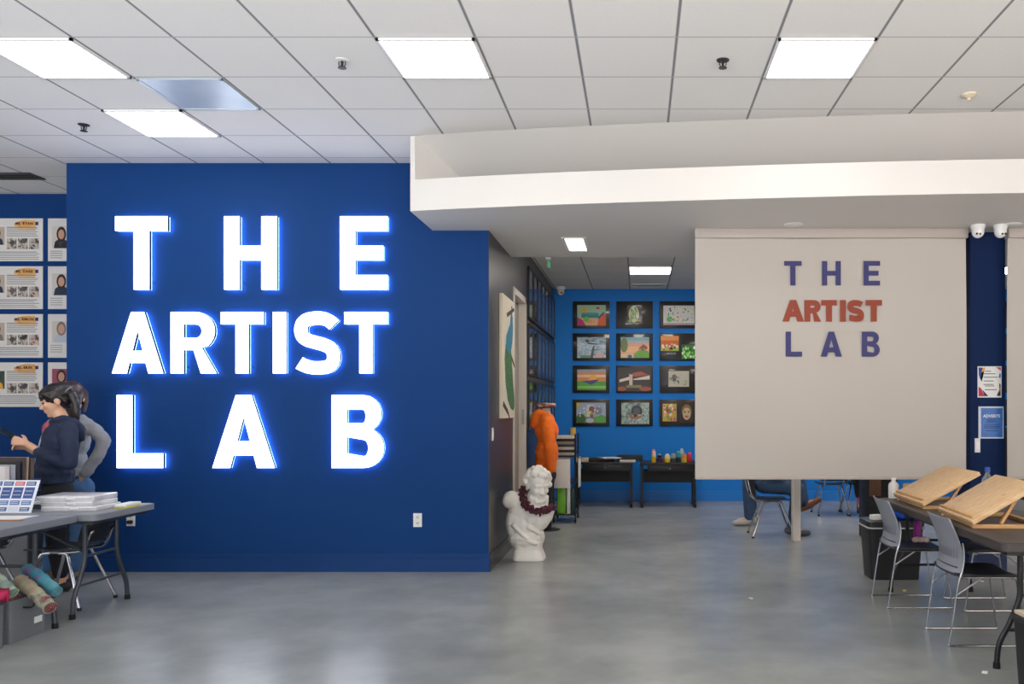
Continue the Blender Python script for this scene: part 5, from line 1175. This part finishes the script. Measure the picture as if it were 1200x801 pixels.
m.caps(aq(90, 503, -.05), aq(95, 513, 0), .05, .035).caps(aq(90, 503, .05), aq(95, 513, 0), .05, .035)
hd_ = fused('hoodie', m, HOOD, wa, .009, 3, (.09, .018))
m = MB(); m.tube(catmull([aq(57, 498, -.07), aq(49, 511, -.07), aq(44, 528, -.07), aq(39, 546, -.06)], 5), .006, 6); m.build('zip_edge', M('#b9c4d6', .5), hd_)
m = MB(); m.sph(aq(56, 504, -.03), (.042, .07, .075), EA); fused('inner_shirt', m, M('#9a4a5a', .8, noise=.3, scale=20), wa, .008, 2)
m = MB(); m.sph(aq(65, 572), (.130, .175, .13), EA)
for s_ in (-1, 1): m.chain([aq(65, 576, .09 * s_), aq(67 + s_ * 2, 628, .092 * s_), aq(72 + s_ * 1.5, 668, .085 * s_)], [.100, .072, .058])
fused('trousers', m, M('#14141c', .85, noise=.15), wa, .011, 3, (.1, .012))
for s_ in (-1, 1):
    c_ = aq(80 + s_ * 2, 0, .085 * s_); c_.z = 0; t_ = aq(47 + s_ * 3, 0, .09 * s_); t_.z = 0
    fused('shoe', shoe(MB(), c_, t_, .050, .062), M('#111113', .5), wa, .007, 2)
# phone in her hands
ph = thing('phone', 'black smartphone held up in the hands of the navy hooded person', 'phone', aq(9.5, 512, -.02))
pr = Euler((.55, .62, YAW)); MB().box(aq(9.5, 508, 0), (.135, .075, .009), pr, .006).build('phone_body', M('#121214', .3), ph)
MB().box(aq(9.5, 508, 0) + pr.to_matrix() @ V((0, 0, .0047)), (.125, .068, .001), pr).build('screen', M('#26303c', .08), ph)

# --- the woman behind her, back to the viewer, hand on hip
YB1 = 7.36; bq = lambda px, py, dy=0: V((GX(px, YB1 + dy), YB1 + dy, P(0, py, YB1).z))
m = MB(); hs = 1.15
q, R = head(m, bq(84.5, 466), V((-.35, .93, -.08)), Z, hs)
m.caps(bq(85, 478, 0), bq(85, 496), .054, .06)
m.sph(bq(82, 518), (.125, .10, .17)).sph(bq(80, 546), (.115, .09, .15)).sph(bq(83, 570), (.150, .11, .12))
m.chain([bq(100, 497), bq(121.5, 516, -.04), bq(99, 556, -.07)], [.045, .030, .026]); hand(m, bq(99, 556, -.07), V((-.8, .3, -.5)), V((-.4, .5, .6)), .4, .95)
m.chain([bq(67, 497), bq(60, 535, .02), bq(58, 570, .10)], [.05, .042, .028]); hand(m, bq(58, 570, .10), V((0, .2, -1)), V((.2, 1, 0)), .3, .95)
for s_ in (-1, 1):
    m.chain([bq(84 + 11 * s_, 572), bq(79 + 15 * s_, 625), bq(75 + 16 * s_, 668)], [.085, .056, .038]); m.caps(bq(75 + 16 * s_, 674), bq(75 + 17 * s_, 676, .10), .034, .028)
wb = body_mesh('person', 'person in grey sweater and jeans, hand on hip, behind the ponytail', (bq(84, 0).x, YB1, 0), m)
face_bits(wb, q, R, hs)
m = MB(); m.sph(q(-.022, 0, .036), (.112 * hs, .092 * hs, .094 * hs), R, 22, 16).sph(q(-.06, 0, -.02), (.06 * hs, .08 * hs, .09 * hs), R).chain([q(-.09, 0, .02), q(-.105, -.02, -.06), q(-.10, -.03, -.14)], [.05, .055, .03])
for y in (-1, 1): m.chain([q(.03, .075 * y, .05), q(.01, .085 * y, -.02), q(-.01, .082 * y, -.10)], [.028, .026, .016])
fused('hair', m, HAIRBR, wb, .008, 2, (.03, .008))
m = MB(); m.sph(bq(82, 516), (.165, .145, .17)).sph(bq(80, 542), (.160, .14, .17)).caps(bq(70, 500), bq(95, 499), .085, .08)
m.chain([bq(100, 499), bq(111, 504, -.03), bq(122, 516, -.04), bq(115, 533, -.06), bq(100, 553, -.07)], [.072, .060, .054, .050, .046]).chain([bq(67, 499), bq(60, 535, .02), bq(58, 565, .09)], [.085, .064, .048])
m.ring([[bq(82, 553) + V((.165 * math.cos(a), .135 * math.sin(a), z)) for a in [2 * PI * i / 24 for i in range(24)]] for z in (-.03, .03)]).caps(bq(74, 491), bq(95, 491), .05, .05)
fused('sweater', m, M('#8c9096', .85, noise=.14, scale=10, bump=.3, bscale=26), wb, .010, 3, (.07, .022))
m = MB(); m.sph(bq(84, 572), (.19, .14, .14))
for s_ in (-1, 1): m.chain([bq(84 + 11.5 * s_, 578), bq(79 + 15 * s_, 625), bq(75 + 16 * s_, 664)], [.105, .078, .066])
fused('jeans', m, M('#3f648f', .85, noise=.2, scale=16), wb, .011, 3, (.1, .012))
for s_ in (-1, 1):
    c_ = bq(75 + 16 * s_, 0, -.05); c_.z = 0; t_ = bq(75 + 18 * s_, 0, .18); t_.z = 0
    fused('shoe', shoe(MB(), c_, t_, .048, .06), M('#6b5a44', .6), wb, .008, 2)

# --- three people in the room behind the screen
def figure(label, base, J, skin, tops, top_m, bots, bot_m, shoe_m, face, hair_m, sock_m=None, shoes=None):
    m = MB(); q, R = head(m, J['head'], face, Z, 1.0)
    m.caps(J['head'] - V((0, 0, .08)), J['neck'], .052, .056)
    ch, pv = J['chest'], J['pelvis']
    lat = (J['shoL'] - J['shoR']).normalized(); rz = math.atan2(lat.y, lat.x) - PI / 2; E_ = Euler((0, 0, rz))
    m.sph(ch, (.11, .165, .19), E_).sph((ch + pv) / 2, (.105, .14, .17), E_).sph(pv, (.12, .165, .12), E_)
    for s_ in 'LR':
        m.chain([J['sho' + s_], J['elb' + s_], J['wri' + s_]], [.052, .043, .027]); d = J['wri' + s_] - J['elb' + s_]; hand(m, J['wri' + s_], d, V((0, 0, 1)) if abs(d.normalized().z) < .8 else V((1, 0, 0)), .5, .95)
        m.chain([J['hip' + s_], J['kne' + s_], J['ank' + s_]], [.085, .056, .036]); m.caps(J['ank' + s_], J['toe' + s_] * .8 + J['ank' + s_] * .2, .034, .024)
    o = body_mesh('person', label, base, m, skin, .010); face_bits(o, q, R)
    m = MB().sph(q(-.02, 0, .038), (.110, .088, .090), R, 18, 12).sph(q(-.05, 0, -.01), (.06, .078, .07), R); fused('hair', m, hair_m, o, .010, 2)
    m = MB(); m.sph(ch, (.145, .20, .20), E_).sph((ch + pv) / 2, (.135, .18, .18), E_).sph(pv + V((0, 0, .05)), (.14, .185, .10), E_).caps(J['shoL'], J['shoR'], .075, .075)
    for s_ in 'LR': m.chain([J['sho' + s_], J['elb' + s_], J['wri' + s_] * .92 + J['elb' + s_] * .08], [.078, .062, .042])
    fused('top', m, top_m, o, .014, 3)
    m = MB(); m.sph(pv, (.15, .19, .13), E_)
    for s_ in 'LR':
        e = J['ank' + s_] * .93 + J['kne' + s_] * .07
        if sock_m: e = J['ank' + s_] * .60 + J['kne' + s_] * .40
        m.chain([J['hip' + s_], J['kne' + s_], e], [.105, .080, .062])
    fused('trousers', m, bot_m, o, .012, 3, (.1, .012))
    for s_ in 'LR':
        if sock_m: MB().caps(J['ank' + s_] + (J['kne' + s_] - J['ank' + s_]) * .45, J['ank' + s_], .050, .042).build('sock', sock_m, o)
        a, t = J['ank' + s_], J['toe' + s_]; d = (t - a).normalized(); up = Z if abs(d.z) < .9 else X
        k = MB().chain([a - d * .05 + V((0, 0, -.03)), a + d * .06 - V((0, 0, .03)), t], [.046, .044, .034]).caps(a, a - V((0, 0, .02)), .044, .044)
        fused('shoe', k, shoe_m if not isinstance(shoe_m, dict) else shoe_m[s_], o, .009, 2)
    return o
JEAN = M('#38506f', .85, noise=.2, scale=16)
y = 9.90
J = dict(head=V((1.44, y, 1.24)), neck=V((1.42, y, 1.10)), chest=V((1.46, y, .92)), pevis=0, pelvis=V((1.49, y, .62)), shoL=V((1.40, y + .17, 1.02)), shoR=V((1.40, y - .17, 1.02)), elbL=V((1.50, y + .23, .78)), elbR=V((1.50, y - .23, .78)), wriL=V((1.72, y + .12, .72)), wriR=V((1.72, y - .12, .74)),
         hipL=V((1.52, y + .09, .60)), hipR=V((1.52, y - .09, .60)), kneL=V((1.91, y + .10, .62)), kneR=V((1.87, y - .06, .55)), ankL=V((1.96, y + .02, .36)), ankR=V((1.80, y - .07, .085)), toeL=V((2.13, y, .42)), toeR=V((1.98, y - .08, .04)))
figure('person in jeans sitting with crossed legs behind the screen', (1.44, y, 0), J, SKIN2, 0, M('#4a4d55', .85), 0, JEAN, {'L': M('#7a4a34', .5), 'R': M('#4a4a4c', .6)}, V((1, 0, -.05)), HAIRD)
y = 10.78; xx = 1.42
J = dict(head=V((xx - .02, y, 1.60)), neck=V((xx, y, 1.46)), chest=V((xx, y, 1.26)), pelvis=V((xx, y, .93)), shoL=V((xx, y - .17, 1.38)), shoR=V((xx, y + .17, 1.38)), elbL=V((xx + .02, y - .22, 1.10)), elbR=V((xx + .02, y + .22, 1.10)), wriL=V((xx - .08, y - .2, .88)), wriR=V((xx - .08, y + .2, .88)),
         hipL=V((xx, y - .09, .90)), hipR=V((xx, y + .09, .90)), kneL=V((xx - .02, y - .09, .49)), kneR=V((xx + .03, y + .09, .49)), ankL=V((xx - .01, y - .09, .09)), ankR=V((xx + .06, y + .09, .09)), toeL=V((xx - .19, y - .11, .04)), toeR=V((xx - .12, y + .11, .04)))
figure('person in jeans and pale shoes standing behind the screen, left of the chair', (xx, y, 0), J, SKIN2, 0, M('#5a6a7a', .85), 0, JEAN, M('#a8a8a4', .6), V((-1, 0, -.05)), HAIRD)
y = 11.92; xx = 3.13
J = dict(head=V((xx, y - .02, 1.24)), neck=V((xx, y, 1.10)), chest=V((xx, y, .90)), pelvis=V((xx, y + .02, .60)), shoL=V((xx + .17, y, 1.02)), shoR=V((xx - .17, y, 1.02)), elbL=V((xx + .23, y - .1, .78)), elbR=V((xx - .23, y - .1, .78)), wriL=V((xx + .12, y - .30, .72)), wriR=V((xx - .12, y - .30, .72)),
         hipL=V((xx + .09, y - .02, .575)), hipR=V((xx - .09, y - .02, .575)), kneL=V((xx + .14, y - .42, .53)), kneR=V((xx - .12, y - .42, .53)), ankL=V((xx + .10, y - .42, .12)), ankR=V((xx - .08, y - .36, .17)), toeL=V((xx + .10, y - .60, .06)), toeR=V((xx - .14, y - .54, .10)))
figure('person in black trousers and pink socks sitting behind the screen', (xx, y, 0), J, SKIN2, 0, M('#1a1a1d', .85), 0, M('#121214', .9), M('#26161c', .6), V((0, -1, -.1)), HAIRD, sock_m=M('#a8608a', .8))

# ------------------------------------------------------------------ light and camera
def area(name, loc, rot, sx, sy, power, col):
    l = bpy.data.lights.new(name, 'AREA'); l.shape = 'RECTANGLE'; l.size = sx; l.size_y = sy; l.energy = power; l.color = col
    o = bpy.data.objects.new(name, l); C.objects.link(o); o.location = loc; o.rotation_euler = rot; return o
DAY = 34; UP = 1390
for i, (a, b) in enumerate(wins):
    col = ((.84, .92, 1), (.92, .95, 1), (1, .93, .87), (1, .86, .76))[i]
    area('window_daylight', ((a + b) / 2, YF - .2, 1.75), (PI / 2, 0, 0), b - a, 2.9, DAY, col)
    area('ceiling_fill', ((a + b) / 2, YF - 1.5, .02), (PI, 0, 0), b - a, 2.4, UP, col)      # added upward fill outside the windows, lifts the ceiling
w = bpy.data.worlds.new('sky'); bpy.context.scene.world = w; w.use_nodes = True
w.node_tree.nodes['Background'].inputs['Color'].default_value = (.75, .85, 1, 1); w.node_tree.nodes['Background'].inputs['Strength'].default_value = .8
cam = bpy.data.cameras.new('camera'); co = bpy.data.objects.new('camera', cam); C.objects.link(co)
co.location = (0, 0, CH); co.rotation_euler = (PI / 2, 0, 0)
cam.sensor_width = 36; cam.sensor_fit = 'HORIZONTAL'; cam.lens = F / 1200 * 36
cam.shift_x = -(CX - 600) / 1200; cam.shift_y = (CY - 400.5) / 1200; cam.clip_start = .05
sc = bpy.context.scene; sc.camera = co
sc.view_settings.view_transform = 'Standard'; sc.view_settings.look = 'None'; sc.view_settings.gamma = 1; sc.view_settings.use_curve_mapping = False
sc.view_settings.exposure = 0
